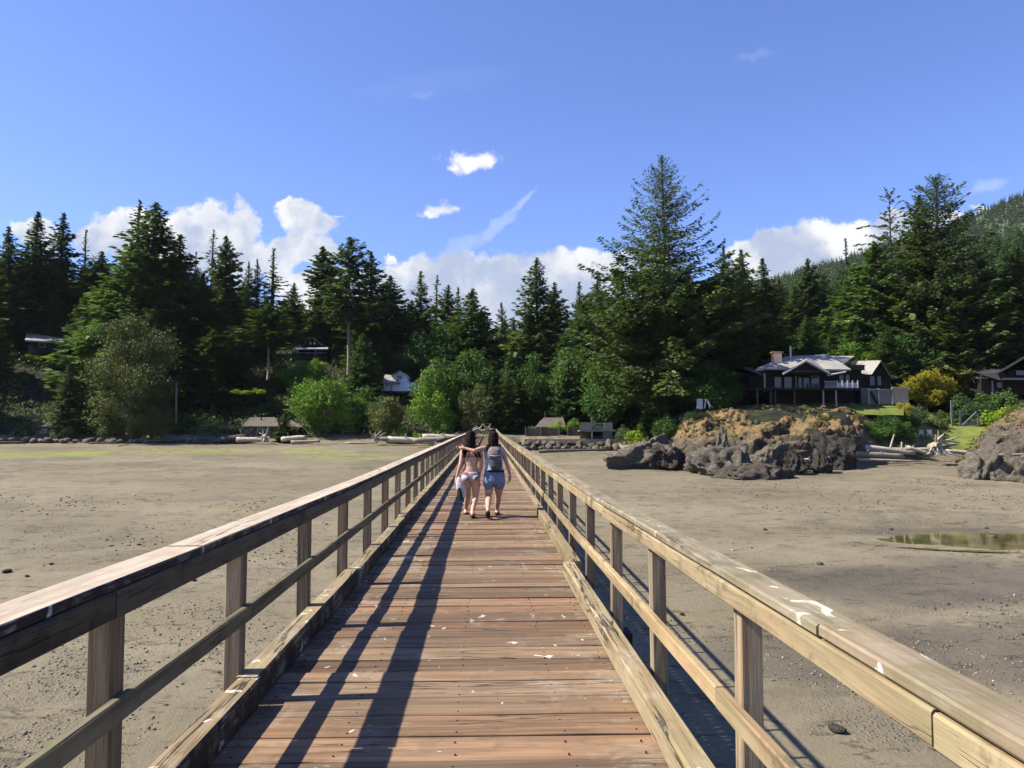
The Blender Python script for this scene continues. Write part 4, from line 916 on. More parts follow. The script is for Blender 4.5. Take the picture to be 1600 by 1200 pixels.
# pebbles and shell grit: nobody could count them
def pebbles(name, n, seed, areas, mat, smin=.014, smax=.07):
    r = np.random.default_rng(seed); v0, f0 = ICO[1]; Vs = []; Fs = []; q = []
    b = 0
    for (x0, x1, y0, y1, w) in areas:
        m = int(n * w); xx = r.uniform(x0, x1, m); yv = r.uniform(y0, y1, m); keep = fbm(xx, yv, .35, seed + 3, 3) > -.05; xx, yv = xx[keep], yv[keep]; m = len(xx)
        s = smin + (smax - smin) * r.random(m) ** 4; c = np.column_stack([xx, yv, gz(xx, yv) + 0.10 * fbm(xx, yv * 1.6, .25, 1) + .03 * fbm(xx, yv, 1.6, 2, 2) + s * .15])
        sc = s[:, None] * r.uniform(.6, 1.3, (m, 3)) * np.array([1, 1, .7]); v = c[:, None] + v0[None] * sc[:, None] * r.uniform(.8, 1.15, (m, len(v0), 1)); Vs.append(v.reshape(-1, 3))
        Fs.append((b + np.arange(m)[:, None, None] * len(v0) + f0[None]).reshape(-1, 3)); b += m * len(v0); q.append(np.repeat(r.random(m), len(v0)))
    return tag(link_mesh(name, npmesh(name, np.concatenate(Vs), None, F3=np.concatenate(Fs), rnd=np.concatenate(q)), mat=mat), kind='stuff')
mPb, g = newmat('pebble_stone'); rn = g.n('ShaderNodeAttribute', attribute_name='rnd').outputs['Fac']
cc = g.mix(g.step(rn, .05, .85), (0.06, .053, .040), (0.17, .150, .115)); cc = g.mix(g.step(rn, .975, .985), cc, (0.45, .42, .36)); finish(g, cc, .9)
pebbles('pebbles', 42000, 8, [(-28, -4, 14, 38, .45), (2, 28, 14, 38, .40), (-38, -10, 38, 66, .08), (10, 54, 38, 68, .07)], mPb)
mSw, g = newmat('seaweed_clods'); rn = g.n('ShaderNodeAttribute', attribute_name='rnd').outputs['Fac']; finish(g, g.mix(rn, (0.030, .026, .017), (0.105, .092, .065)), .85)
pebbles('seaweed', 9000, 31, [(-25, -11, 44, 57, .12), (20, 60, 60, 78, .42), (17, 36, 30, 37, .10), (-44, -18, 60, 70, .10), (-30, -8, 22, 30, .04)], mSw, .015, .11)
# ------------------------------------------------------------------ driftwood
def log(px0, py0, px1, py1, Y, r0, r1, label, mat=None, group=None, Y1=None, stubs=0, name='driftwood_log', cat='driftwood', bend=.12, lift=0.0):
    mat = mat or WOOD_DRIFT; a = P(px0, py0, Y); b = P(px1, py1, Y1 or Y); a.z += r0 * .3 + lift; b.z += r1 * .3 + lift; n = 9; L = (b - a).length; rl = random.Random(int(px0 * 13 + py0))
    pts = []; ph = rl.uniform(0, 6)
    for i in range(n):
        t = i / (n - 1); p = a.lerp(b, t); p.z += bend * r0 * math.sin(t * 3.1) + rl.uniform(-.05, .05) * r0; p.y += .1 * L * .12 * math.sin(t * 4 + ph); pts.append(p)
    mb = MB(); mb.tube(pts, [(r0 + (r1 - r0) * i / (n - 1)) * rl.uniform(.9, 1.1) for i in range(n)], 9)
    for _ in range(stubs):
        t = rl.uniform(.2, .9); p = a.lerp(b, t); d = Vector((rl.uniform(-.5, .5), rl.uniform(-.6, .2), rl.uniform(.4, 1))).normalized() * rl.uniform(.5, 1.4) * max(.5, r0 * 2); mb.tube([p, p + d * .5, p + d + Vector((.1, 0, -.05))], [r0 * .3, r0 * .2, r0 * .08], 6)
    o = mb.build(name, mat, smooth=True); recentre(o, (a + b) / 2); return tag(o, label, cat, group)
def rootwad(px, py, Y, s, label, mat=None, n=16, seed=1):
    mat = mat or WOOD_DRIFT; c = P(px, py, Y); rl = random.Random(seed); mb = MB(); c0 = c + Vector((0, 0, s * .55))
    mb.tube([c0 + Vector((-.1, .6, -.1)) * s, c0, c0 + Vector((.05, -.25, .1)) * s], [.28 * s, .34 * s, .16 * s], 10)
    for i in range(n):
        d = Vector((math.cos(i * 2.4), -.45 + rl.uniform(-.3, .2), math.sin(i * 2.4))).normalized(); L = s * rl.uniform(.6, 1.15)
        p1 = c0 + d * L * .5 + Vector((rl.uniform(-.1, .1), rl.uniform(-.1, .1), 0)) * s; p2 = c0 + d * L + Vector((rl.uniform(-.25, .25), -.1, rl.uniform(-.3, .2))) * s
        if p2.z < c.z: p2.z = c.z
        mb.tube([c0, p1, p2], [.13 * s, .085 * s, .025 * s], 6)
    o = mb.build('driftwood_root', mat, smooth=True); recentre(o, c); return tag(o, label, 'driftwood', 'weathered driftwood along the shore')
GD = 'weathered driftwood along the shore'
for a in [(1318, 711, 1412, 714, 91, .38, .30, 'long white log lying on the sand right of the bluff', None, 2), (1338, 700, 1430, 709, 93, .42, .25, 'thick bleached log behind the long white log', None, 3), (1330, 718, 1434, 721, 88.5, .16, .10, 'thin white plank like log in front of the other right hand logs', None, 0),
          (1365, 705, 1470, 703, 94.5, .34, .2, 'white log reaching the root clump from the left', None, 2), (1418, 700, 1458, 712, 92, .25, .15, 'slanting pale log left of the root clump', None, 1), (1300, 712, 1340, 709, 89, .28, .22, 'short pale log touching the bluff foot', None, 1),
          (1236, 722, 1296, 716, 85.5, .22, .15, 'pale log among the dark boulders', None, 1), (1478, 706, 1512, 709, 92, .26, .3, 'white log between the root clump and the right bluff', None, 0), (1562, 712, 1640, 711, 79.2, .16, .18, 'pale log wedged on the right hand grey rock', None, 0),
          (842, 706, 952, 703, 104.5, .24, .16, 'long brown log lying in front of the wall boulders', WOOD_DRIFT_D, 0), (1225, 712, 1262, 705, 84.5, .2, .1, 'stick wedged beside the dark boulder', WOOD_DRIFT_D, 0),
          (606, 688, 678, 692, 116, .50, .40, 'big pale log right of the driftwood stump on the left shore', None, 2), (646, 690, 700, 686, 113, .40, .28, 'pale log nearest the left railing on the shore', None, 2), (590, 687, 640, 688, 118, .34, .25, 'low white log just right of the driftwood stump', None, 1),
          (660, 684, 716, 684, 117, .42, .35, 'grey log at the back of the left driftwood pile', WOOD_DRIFT, 2), (684, 689, 712, 683, 112, .26, .12, 'dark slanting log beside the left railing', WOOD_DRIFT_D, 3), (676, 681, 722, 680, 119, .35, .25, 'rear pale log above the left railing end', None, 1),
          (540, 693, 590, 692, 118, .16, .10, 'thin pale log left of the driftwood stump', None, 0), (345, 690, 385, 684, 119, .55, .45, 'thick grey log before the shore cabin', WOOD_DRIFT_D, 1), (370, 688, 420, 689, 118.5, .4, .3, 'pale log below the shore cabin door', None, 1),
          (440, 688, 478, 684, 119, .42, .3, 'pale branching log at the foot of the bright round tree', None, 3), (455, 692, 500, 690, 118, .28, .2, 'low grey log before the bright round tree', None, 1), (225, 691, 290, 688, 119.5, .25, .2, 'long dark log under the olive feathery tree', WOOD_DRIFT_D, 1),
          (300, 692, 345, 691, 118.5, .22, .18, 'dark log left of the thick grey log', WOOD_DRIFT_D, 0), (140, 693, 185, 692, 118.8, .16, .12, 'dark low log on the far left shore', WOOD_DRIFT_D, 1), (-20, 692, 40, 692, 119, .2, .16, 'thick shaded log at the left edge of the shore', WOOD_DRIFT_D, 1),
          (185, 697, 205, 694, 115, .08, .04, 'small dark branch on the sand below the olive tree', WOOD_DRIFT_D, 2)]:
    x0, y0, x1, y1, Y, r0, r1, lab, mt, st = a; log(x0, y0, x1, y1, Y, r0, r1, lab, mt, GD, stubs=st)
x, y, z = onbeach(214, 740); x2, y2, z2 = onbeach(257, 734)
mb = MB(); mb.tube([(x, y, z + .1), (x + (x2 - x) * .3, y + (y2 - y) * .2, z + .2), (x + (x2 - x) * .6, y + (y2 - y) * .7, z + .28), (x2, y2, z2 + .22)], [.20, .12, .11, .07], 8); mb.tube([(x, y, z + .1), (x - .1, y - .3, z + .3)], [.16, .08], 6)
tag(recentre(mb.build('driftwood_stick', WOOD_DRIFT_D, smooth=True), (x, y, z)), 'crooked black stick lying alone on the left mudflat', 'driftwood', GD)
x, y, z = onbeach(311, 741); mb = MB(); mb.beam((x - .5, y, z + .08), (x + .4, y - .2, z + .08), .5, .14, ch=.03); tag(recentre(mb.build('driftwood_plank', WOOD_DRIFT), (x, y, z)), 'pale plank end lying right of the black stick', 'driftwood', GD)
rootwad(587, 692, 116, 1.5, 'upright white driftwood stump like an arch on the left shore', n=9, seed=3)
rootwad(1466, 712, 91, 2.0, 'tangled white root clump beside the right hand bluff', n=22, seed=5)
rootwad(414, 691, 118.5, 1.5, 'white forked root before the shore cabin', n=7, seed=8)
rootwad(748, 678, 101.5, 1.0, 'grey root clump left of the footbridge end', n=10, seed=9)
rootwad(762, 678, 103.2, 1.1, 'pale root clump at the middle of the footbridge end', n=12, seed=10)
log(1391, 702, 1397, 679, 93, .14, .08, 'leaning pale pole standing behind the right hand logs', None, GD, name='driftwood_pole')
log(1409, 703, 1409, 691, 92.5, .12, .10, 'short upright pale post behind the right hand logs', None, GD, name='driftwood_pole')
# left shore boulders, in the shade of the trees
for i in range(34):
    px = 6 + i * 11.6 + rr.uniform(-4, 4); Y = 120 + rr.uniform(-.5, .8); s = rr.uniform(.4, .8)
    rock('boulder', (PX(px, Y), Y, PZ(688.5 + rr.uniform(-2, 1.5), Y)), (s * 1.3, s, s * .8), 70 + i, R_WALL[0] if i % 3 else R_GREY, f'{ordn(i)} shaded shore boulder from the left picture edge', 'boulder', 'boulders along the left shore', n=2, rz=rr.uniform(0, 6), smooth=False, amp=.5)
# ------------------------------------------------------------------ lawn
mLw, g = newmat('lawn_grass'); pos = g.n('ShaderNodeNewGeometry').outputs['Position']
c = g.mix(g.step(g.noise(pos, .5, 5, .6), .35, .65), (0.085, .115, .018), (0.14, .165, .030)); c = g.mix(g.m('MULTIPLY', g.step(g.noise(pos, 6, 4, .7), .4, .7), .4), c, (0.05, .08, .015)); finish(g, c, .9, g.noise(pos, 14, 3, .7), .5, .05)
def drape(name, pxa, pxb, ya, yb, mat, off=.10, nu=50, nv=30):
    V = []
    for j in range(nv):
        for i in range(nu):
            px = pxa + (pxb - pxa) * i / (nu - 1); lo = ya(px) if callable(ya) else ya; hi = yb(px) if callable(yb) else yb; Y = lo + (hi - lo) * j / (nv - 1); x = PX(px, Y)
            V.append((x, Y, max(G1(x, Y), G1(x, Y)) + off + .35 * math.sin(min(1, j / 4, (nv - 1 - j) / 4, i / 4, (nu - 1 - i) / 4) * 1.57)))
    idx = np.arange(nu * nv).reshape(nv, nu); F = np.stack([idx[:-1, :-1], idx[:-1, 1:], idx[1:, 1:], idx[1:, :-1]], -1).reshape(-1, 4)
    return tag(link_mesh(name, npmesh(name, V, F, smooth=True), mat=mat), kind='structure')
drape('lawn', 1352, 1640, lambda p: 100.5 if p > 1435 else 104, lambda p: 122, mLw)
V = []
# garden lawn strip between house and bluff
nu, nv = 60, 8
for j in range(nv):
    for i in range(nu):
        px = 1150 + 262 * i / (nu - 1); e = P(px, np.interp(px, [1150, 1230, 1330, 1435], [641, 637, 641, 644]), 99.2); f_ = P(px, np.interp(px, [1150, 1250, 1435], [634, 630.5, 629]), 104.5); p = e.lerp(f_, j / (nv - 1)); V.append(p + Vector((0, 0, .12 * mnoise.noise(p) - (.5 if j == 0 else 0))))
idx = np.arange(nu * nv).reshape(nv, nu); F = np.stack([idx[:-1, :-1], idx[:-1, 1:], idx[1:, 1:], idx[1:, :-1]], -1).reshape(-1, 4)
tag(link_mesh('lawn', npmesh('lawn', V, F, smooth=True), mat=mLw), kind='structure')
# bushes around the lawns
B = [('olive2', 178, 640, 121.6, 60, 50, 'grey green bush at the left foot of the olive feathery tree'), ('olive2', 236, 632, 121.6, 62, 58, 'grey green bush at the right foot of the olive feathery tree'), ('bush5', 208, 652, 121, 40, 38, 'grey green scrub hiding the trunk of the olive feathery tree'),
     ('bright2', 1350, 655, 97.5, 66, 60, 'large dark green bush left of the sloping lawn'), ('maple1', 1388, 646, 98.0, 78, 68, 'dark green bush in the middle of the row behind the white logs'), ('bush2', 1368, 690, 96, 60, 34, 'low leafy bush just above the thick bleached log'),
     ('bright2', 1416, 655, 99.5, 36, 46, 'green bush where the lawn opens'), ('bush5', 1408, 696, 97, 34, 22, 'grey green low bush beside the white chairs'), ('bush5', 1440, 695, 96.5, 34, 18, 'grey green bush behind the root clump'),
     ('bush4', 1412, 624, 101, 32, 32, 'bright yellow broom bush in front of the grey fence'), ('bush2', 1424, 640, 100.5, 44, 32, 'green bush below the yellow broom bush'), ('bush2', 1436, 634, 103, 36, 26, 'mid green bush under the golden maple'), ('bush1', 1284, 640, 100.6, 16, 12, 'tiny dark round shrub on the lawn edge'),
     ('bush2', 1238, 640, 100.4, 26, 8, 'low green tuft on the left part of the bluff lawn'), ('bush5', 1262, 641, 100.4, 30, 7, 'flat grey green tuft on the bluff lawn'), ('bush5', 1460, 648, 108, 46, 26, 'thin green shrub left of the garden gate'), ('bush1', 1480, 640, 112, 40, 24, 'green shrub behind the garden gate'),
     ('bush2', 1512, 618, 112, 70, 34, 'left clipped hedge bush below the right hand house'), ('bush1', 1545, 612, 112, 66, 36, 'round green hedge bush below the right hand house'), ('bush2', 1585, 612, 111, 70, 40, 'right hedge bush cut off by the picture edge'), ('bush3', 1560, 630, 108, 76, 34, 'bright green shrub on the bank above the right bluff'),
     ('bush5', 1595, 626, 103, 60, 30, 'grey green shrub on top of the right bluff'), ('bush1', 1528, 636, 110, 56, 30, 'dark shrub behind the leaning plank'), ('bush3', 1408, 694, 95.5, 26, 14, 'small bright green tuft beside the upright post'), ('bush2', 1545, 692, 92, 26, 20, 'small dark bush at the lawn foot by the right bluff'),
     ('bush3', 868, 656, 114, 34, 18, 'lime green round bush behind the brown fence'), ('bush3', 893, 652, 114.5, 36, 22, 'lime green bush left of the boathouse terrace'), ('bush3', 832, 664, 113, 14, 8, 'small lime green tuft on the shed roof edge'), ('bush3', 1000, 662, 100, 44, 38, 'yellow green bush at the foot of the giant spruce'),
     ('bush2', 975, 668, 105, 40, 26, 'green bush right of the boathouse steps'), ('bush1', 1040, 650, 99, 60, 40, 'dark bush under the giant spruce left side'), ('bush2', 1085, 640, 97.5, 44, 20, 'low green bush on top of the bluff left end'), ('bush2', 620, 668, 119.5, 46, 26, 'green bush behind the big pale log'),
     ('bush1', 690, 662, 119, 50, 26, 'dark bush behind the left driftwood pile'), ('bush3', 652, 672, 119.2, 20, 16, 'small lime bush at the shore foot of the sunlit tree'), ('bush5', 455, 664, 122, 40, 30, 'grey green bush right of the shore cabin'), ('bush5', 100, 662, 122, 50, 30, 'grey green bush at the shore left of the olive feathery tree'),
     ('bush3', 60, 655, 124, 14, 8, 'yellow green tuft above the dark boathouse on the left'), ('bush3', 82, 656, 124, 12, 7, 'yellow tuft right of its neighbour above the dark boathouse'), ('bush3', 375, 608, 133, 42, 8, 'bright hanging ivy strip, left half, on the dark bank'), ('bush3', 403, 606, 132, 26, 9, 'bright ivy strip, right half, on the dark bank'), ('bush3', 45, 553, 139, 34, 12, 'yellow green hanging shrub below the far left roof'),
     ('bush5', 440, 568, 146, 70, 22, 'olive scrub on the bank left below the steep roofed cabin'), ('bush3', 492, 560, 150, 40, 20, 'yellow green scrub right below the steep roofed cabin'), ('bush2', 575, 612, 132, 50, 26, 'green scrub left of the white house'), ('bush3', 563, 620, 128, 26, 12, 'lime leaf patch on the bank left of the white house')]
for key, px, top, Y, wpx, hpx, lab in B:
    s = Y / FPX; z = PZ(top + hpx, Y) - .15; o = put(key, PX(px, Y), Y, hpx * s / .95, z, lab, 'bushes around the gardens and the shore', Wd=wpx * s / 2, name='bush', cat='bush')
spr = LIB['spire1']; T('spire1', 443, 645, 121, 40, 'small young fir standing before the shore cabin', base=690)
T('spire1', 1010, 640, 101, 40, 'young fir below the giant spruce', base=690)
# ------------------------------------------------------------------ buildings
M_DARKW = plain('dark_siding', (0.009, .008, .007), .85, .3, 2, .2); M_ROOF = plain('metal_roof', (0.23, .225, .21), .75, .14, .35, .1, .0, .15)
M_ROOF2 = plain('pale_shingle', (0.22, .215, .20), .8, .15, 3, .2); M_ROOFD = plain('dark_roof', (0.035, .035, .037), .75, .25, 2, .2); M_WHITE = plain('white_paint', (0.42, .42, .40), .6, .05)
M_FRAME = plain('grey_trim', (0.20, .20, .20), .6, .1); M_SHBR = plain('brown_shingle', (0.085, .073, .062), .85, .2, 3, .2); M_GREYW = plain('grey_boards', (0.13, .13, .12), .85, .15, 2, .2)
M_BROWNW = plain('brown_boards', (0.055, .045, .037), .85, .25, 2.5, .2); M_CONC = plain('concrete', (0.25, .205, .14), .9, .15, 2, .2); M_GREEN = plain('grey_green_siding', (0.13, .145, .125), .8, .12, 2, .1)
M_BLUEW = plain('pale_blue_siding', (0.62, .65, .70), .7, .08, 3, .1); M_TAN = plain('tan_cap', (0.28, .22, .15), .8, .12, 3, .1)
mGl, g = newmat('window_glass'); finish(g, (0.02, .025, .03), .08, spec=.6)
mBr, g = newmat('brick'); tcb = g.n('ShaderNodeTexCoord').outputs['Object']; bt = g.n('ShaderNodeTexBrick', i={'Vector': g.v('MULTIPLY', g.n('ShaderNodeUVMap').outputs[0], (1, 1, 1)), 'Color1': (.80, .48, .29, 1), 'Color2': (.68, .40, .24, 1), 'Mortar': (.60, .50, .38, 1), 'Scale': 3.0}); finish(g, bt.outputs['Color'], .9)
def fr(mb, px0, px1, py0, py1, Ya, dep, r=None):      # box whose front face (at depth Ya) spans those directions
    a, b = P(px0, py1, Ya), P(px1, py0, Ya); return mb.box(a.x, b.x, Ya, Ya + dep, a.z, b.z, r)
def Q(px, py, Y): return P(px, py, Y)
class House:
    def __init__(s, name, px, py, Y, label, cat='house'): s.e = empty(name, tuple(P(px, py, Y)), label, cat)
    def box(s, name, mat, *a, parent=None):
        mb = MB(); fr(mb, *a); return mb.build(name, mat, parent or s.e)
    def slab(s, name, mat, pts, t=.18, parent=None):
        mb = MB(); mb.slab([Q(*p) for p in pts], t); return mb.build(name, mat, parent or s.e)
    def window(s, px0, px1, py0, py1, Y, fw=.8, name='window', mat=None, cross=False):
        mb = MB(); e = fw
        fr(mb, px0, px0 + e, py0, py1, Y - .06, .10); fr(mb, px1 - e, px1, py0, py1, Y - .06, .10); fr(mb, px0 + e, px1 - e, py0, py0 + e, Y - .06, .10); fr(mb, px0 + e, px1 - e, py1 - e, py1, Y - .06, .10)
        if cross: m = (px0 + px1) / 2; fr(mb, m - e / 2, m + e / 2, py0 + e, py1 - e, Y - .05, .08)
        o = mb.build(name, mat or M_FRAME, s.e); mg = MB(); fr(mg, px0 + e, px1 - e, py0 + e, py1 - e, Y - .03, .02); mg.build('glass', mGl, o); return o
# --- the dark house on the bluff
h = House('house', 1262, 632, 103, 'dark timber house with pale metal roofs and brick chimney on the bluff')
h.box('wall', M_DARKW, 1192, 1328, 573, 606, 103, 9); h.box('basement', M_DARKW, 1200, 1335, 608.5, 637, 105, 7)
h.box('deck', M_DARKW, 1168, 1345, 606, 609, 99.8, 5.0)
for px, c in ((1183, 0), (1204, 0), (1211, 0), (1241, 0), (1286, 1), (1306, 1)): h.box('post', M_FRAME if c else M_BROWNW, px, px + 1.6, 609, 636, 100.2, .14)
rf = h.slab('roof', M_ROOF, [(1183, 575, 100.6), (1330, 577, 100.6), (1293, 553.5, 107.5), (1228, 557, 107.5)], .22)
h.slab('roof_rear', M_ROOF, [(1228, 557.2, 107.6), (1293, 553.8, 107.6), (1330, 573, 114), (1183, 573, 114)], .2)
h.slab('dormer_roof', M_ROOF, [(1222, 584, 99.4), (1258.5, 563, 99.4), (1262, 558, 106.2), (1232, 572, 106.2)], .2); h.slab('dormer_roof', M_ROOF, [(1258.7, 563, 99.4), (1297, 583.5, 99.4), (1292, 571, 106.2), (1262.2, 558, 106.2)], .2)
h.slab('right_roof', M_ROOF, [(1293, 586, 100.2), (1322, 581, 100.2), (1318, 572, 103.5), (1280, 572, 103.5)], .15)
mb = MB(); mb.slab([Q(1226, 584, 100), Q(1293, 584, 100), Q(1258.5, 566, 100)], .12); mb.build('gable', M_DARKW, h.e)
h.box('gable_beam', M_BROWNW, 1240, 1280, 579.5, 581, 99.8, .12)
for i in range(5): px = 1232 + i * 9; mb = MB(); mb.beam(Q(px + 8, 556.6, 107), Q(px - 8 + i * 3, 574, 101.1), .06, .10, ch=0); mb.build('roof_seam', M_ROOF, h.e)
h.slab('side_roof', M_ROOFD, [(1163, 574, 101), (1192, 586, 101), (1200, 580, 108), (1172, 572, 108)], .15); h.box('side_wall', M_DARKW, 1170, 1191.5, 587, 606, 103.3, 5)
h.box('gutter', M_FRAME, 1180, 1193, 577.5, 579, 100.6, .12); h.box('downpipe', M_FRAME, 1194.6, 1195.8, 583, 612, 100.9, .09)
ch = h.box('chimney', mBr, 1210, 1221.5, 552, 575, 103.6, 1.1); h.box('chimney_cap', M_CONC, 1208, 1223.5, 549, 551.6, 103.5, 1.3, parent=ch)
h.box('flue_pipe', M_WHITE, 1234.5, 1236.3, 541, 560, 105.5, .15)
h.slab('rear_roof', M_ROOF2, [(1297, 567, 109), (1318, 568, 109), (1335, 556, 113), (1293, 556, 113)], .15)
h.box('eave', M_DARKW, 1322, 1351, 570, 578, 102.2, 5)
h.box('entrance_wall', M_DARKW, 1328.5, 1346, 578.5, 606, 104, 6)
h.box('wing_wall', M_DARKW, 1347, 1391, 584.5, 632, 104.6, 7); h.slab('wing_roof', M_ROOF2, [(1351, 585, 103.6), (1362, 585, 103.6), (1377, 563, 103.6), (1340, 564, 113), (1330, 570, 113)], .2)
h.slab('wing_roof_right', M_ROOFD, [(1377.2, 563, 103.6), (1396, 592, 103.6), (1372, 590, 113), (1350, 564, 113)], .2)  # right slope in dark roofing: its shade is put into the colour
mb = MB(); mb.slab([Q(1362, 584.4, 104.3), Q(1391, 584.4, 104.3), Q(1377, 566, 104.3)], .1); mb.build('wing_gable', M_DARKW, h.e)
h.box('grey_base', M_GREYW, 1346.5, 1357, 606.5, 634, 104.1, .4)
for w in [(1211, 1220.5, 589, 608), (1226, 1237, 589, 608), (1256, 1264.5, 590, 608), (1268, 1280, 587, 606), (1248, 1253, 590, 606), (1312, 1318, 586, 598), (1322, 1327, 586, 600)]: h.window(*w, 102.95, .9)
h.box('door_frame', M_FRAME, 1243.5, 1245, 588, 608, 102.9, .08)
h.window(1360, 1366, 588, 602, 104.5, .6, mat=M_FRAME); h.window(1372, 1376, 588, 602, 104.5, .6)
# railing: solid panel then glass panes between white posts
h.box('railing', M_FRAME, 1288, 1309, 595.5, 597, 99.9, .06); h.box('railing_panel', plain('railing_board', (.10, .105, .11), .7, .1), 1289, 1308.5, 598, 606, 99.95, .04)
h.box('railing_lower', M_FRAME, 1288, 1309, 604.5, 606, 99.85, .06)
for px in (1308, 1316, 1324, 1332, 1340): h.box('railing_post', M_WHITE, px, px + 1.2, 594.5, 606.5, 99.9, .08)
h.box('railing_glass', plain('frosted_pane', (.25, .28, .31), .3, .1), 1309.5, 1339.8, 598, 606, 99.97, .02)
# chairs on the deck are hidden in the shade; fence right of the house
f = empty('fence', tuple(Q(1375, 631, 101.5)), 'light grey panel fence with capped posts right of the dark house', 'fence')
def fbox(e, name, mat, *a):
    mb = MB(); fr(mb, *a); return mb.build(name, mat, e)
fbox(f, 'panel', plain('fence_panel', (.11, .10, .09), .8, .12, 2), 1358.5, 1372.5, 609, 631.5, 101.5, .08); fbox(f, 'panel', plain('fence_panel_pale', (.145, .13, .11), .8, .12, 2), 1374, 1394, 609, 631, 101.5, .08); fbox(f, 'panel', M_TAN, 1395.5, 1419, 607, 630, 101.4, .08)
for px in (1357, 1372.6, 1394): fbox(f, 'post', M_FRAME, px, px + 1.5, 606.5, 632, 101.35, .16)
for a in ((1356.5, 1373, 607.6, 609), (1374, 1394, 607.8, 609), (1394, 1420, 604.5, 606.8)): fbox(f, 'cap', M_FRAME if a[0] < 1390 else M_TAN, *a, 101.3, .2)
mb = MB(); mb.beam(Q(1360, 612, 101.3), Q(1371, 631, 101.3), .05, .35, ch=0); mb.build('brace', M_DARKW, f)
# --- right hand house
h = House('house', 1590, 610, 114, 'low dark roofed house at the right edge above the hedge')
h.box('wall', M_DARKW, 1534, 1720, 588, 618, 115, 10); h.slab('roof', M_ROOFD, [(1524, 582, 113), (1562, 594, 112.5), (1720, 594, 112.5), (1720, 574, 121), (1562, 573, 121)], .25)
h.slab('upper_roof', M_ROOFD, [(1553, 584, 112), (1613, 549, 112), (1620, 549, 122), (1570, 578, 122)], .3); h.slab('upper_roof', M_ROOFD, [(1613.2, 549, 112), (1690, 590, 112), (1690, 580, 122), (1620.2, 549, 122)], .3)
h.box('fascia', M_FRAME, 1566, 1720, 591, 593.2, 112.1, .15); h.box('fascia', M_FRAME, 1527, 1544, 589.5, 591.2, 113, .12); h.box('post', M_FRAME, 1550.5, 1552, 594, 616, 113.4, .14); h.box('upper_wall', M_DARKW, 1576, 1700, 578, 588.5, 114, 7)
h.window(1588, 1602, 579, 586, 113.9, .6); h.window(1558, 1566, 597, 606, 114.9, .7)
# --- shed, fence, boathouse and sea wall right of the footbridge
h = House('shed', 852, 684, 116, 'small shed with grey pitched roof behind the brown fence', 'shed')
h.box('wall', M_BROWNW, 826, 880, 666, 686, 116, 5); h.slab('roof', M_SHBR, [(836, 667, 115), (884, 667, 115), (880, 652.5, 118.5), (850, 652.5, 118.5)], .2); h.slab('roof', M_SHBR, [(850, 652.7, 118.6), (880, 652.7, 118.6), (884, 664, 122), (836, 664, 122)], .2); h.box('flue_pipe', M_FRAME, 851.2, 852, 643, 655, 117.5, .08)
f = empty('fence', tuple(Q(850, 686, 112.5)), 'brown board fence along the sea wall by the footbridge', 'fence')
for a, b in ((822, 844.5), (845.5, 872.5), (888, 906)): fbox(f, 'panel', M_BROWNW, a, b, 669 if a < 880 else 667, 685.5, 112.5, .1)
for px in (820.5, 844.5, 873, 887): fbox(f, 'post', M_GREYW, px, px + 1, 667, 686, 112.4, .14)
h = House('boathouse', 932, 688, 110.5, 'grey boathouse with rooftop terrace and railing above the sea wall', 'boathouse')
h.box('wall', M_GREEN, 943, 957, 674, 688.5, 110.5, 4); h.box('side_wall', M_DARKW, 926, 942.5, 674.5, 688.5, 112.5, 3); h.box('terrace', M_GREYW, 906, 962, 672, 674, 109.8, 5.5)
h.box('terrace_panel', M_GREEN, 907.5, 925, 660, 671.5, 109.9, .1); h.box('terrace_panel', M_GREEN, 943, 957, 660, 671.5, 109.9, .1); h.box('post', M_WHITE, 924.3, 925.7, 674, 688, 109.9, .12); h.box('pillar', M_GREYW, 924, 926, 651, 660, 110.2, .2)
h.box('terrace_rail', M_FRAME, 925.5, 942.6, 661, 662, 109.95, .05)
for i in range(9): h.box('baluster', M_FRAME, 927 + i * 1.9, 927.5 + i * 1.9, 662, 671.8, 109.97, .03)
h.box('screen', M_BROWNW, 906.5, 923.8, 675, 685.5, 111, .1)
mb = MB()
for i in range(7): fr(mb, 962 + i * 1.9, 965.5 + i * 1.9, 675 + i * 2, 676.2 + i * 2, 110 - i * .0, 1.0)
mb.build('steps', M_GREYW, h.e)
mb = MB(); fr(mb, 819, 972, 686, 693, 109.9, 2.2); fr(mb, 819, 972, 693.02, 706, 110.2, 1.9); o = mb.build('sea_wall', M_CONC); tag(recentre(o, tuple(Q(890, 700, 110))), 'low tan concrete sea wall topped by the fence and boathouse', 'wall')
# --- low cabin on the left shore
h = House('cabin', 408, 685, 124, 'low shore cabin with brown roof and white door', 'cabin')
h.box('wall', plain('cabin_siding', (.09, .10, .105), .8, .15, 2), 384, 433, 664, 688, 124.2, 5); h.slab('roof', M_SHBR, [(376, 666, 123), (437, 666, 123), (430, 652, 127.5), (391, 652, 127.5)], .22); h.slab('rear_roof', M_SHBR, [(391, 652.2, 127.6), (430, 652.2, 127.6), (437, 662, 131), (376, 662, 131)], .2)
h.slab('side_roof', M_SHBR, [(436, 667, 123.5), (474, 667, 123.5), (456, 657, 127), (440, 657, 127)], .2); h.box('side_wall', M_DARKW, 440, 470, 667.5, 688, 125, 4)
h.window(401, 408, 668, 680, 124.15, .5, 'door', M_WHITE); h.window(388, 396, 669, 677, 124.15, .6); h.window(413, 422, 669, 677, 124.15, .6); h.box('flue_pipe', M_DARKW, 407.5, 409, 648, 656, 126, .2)
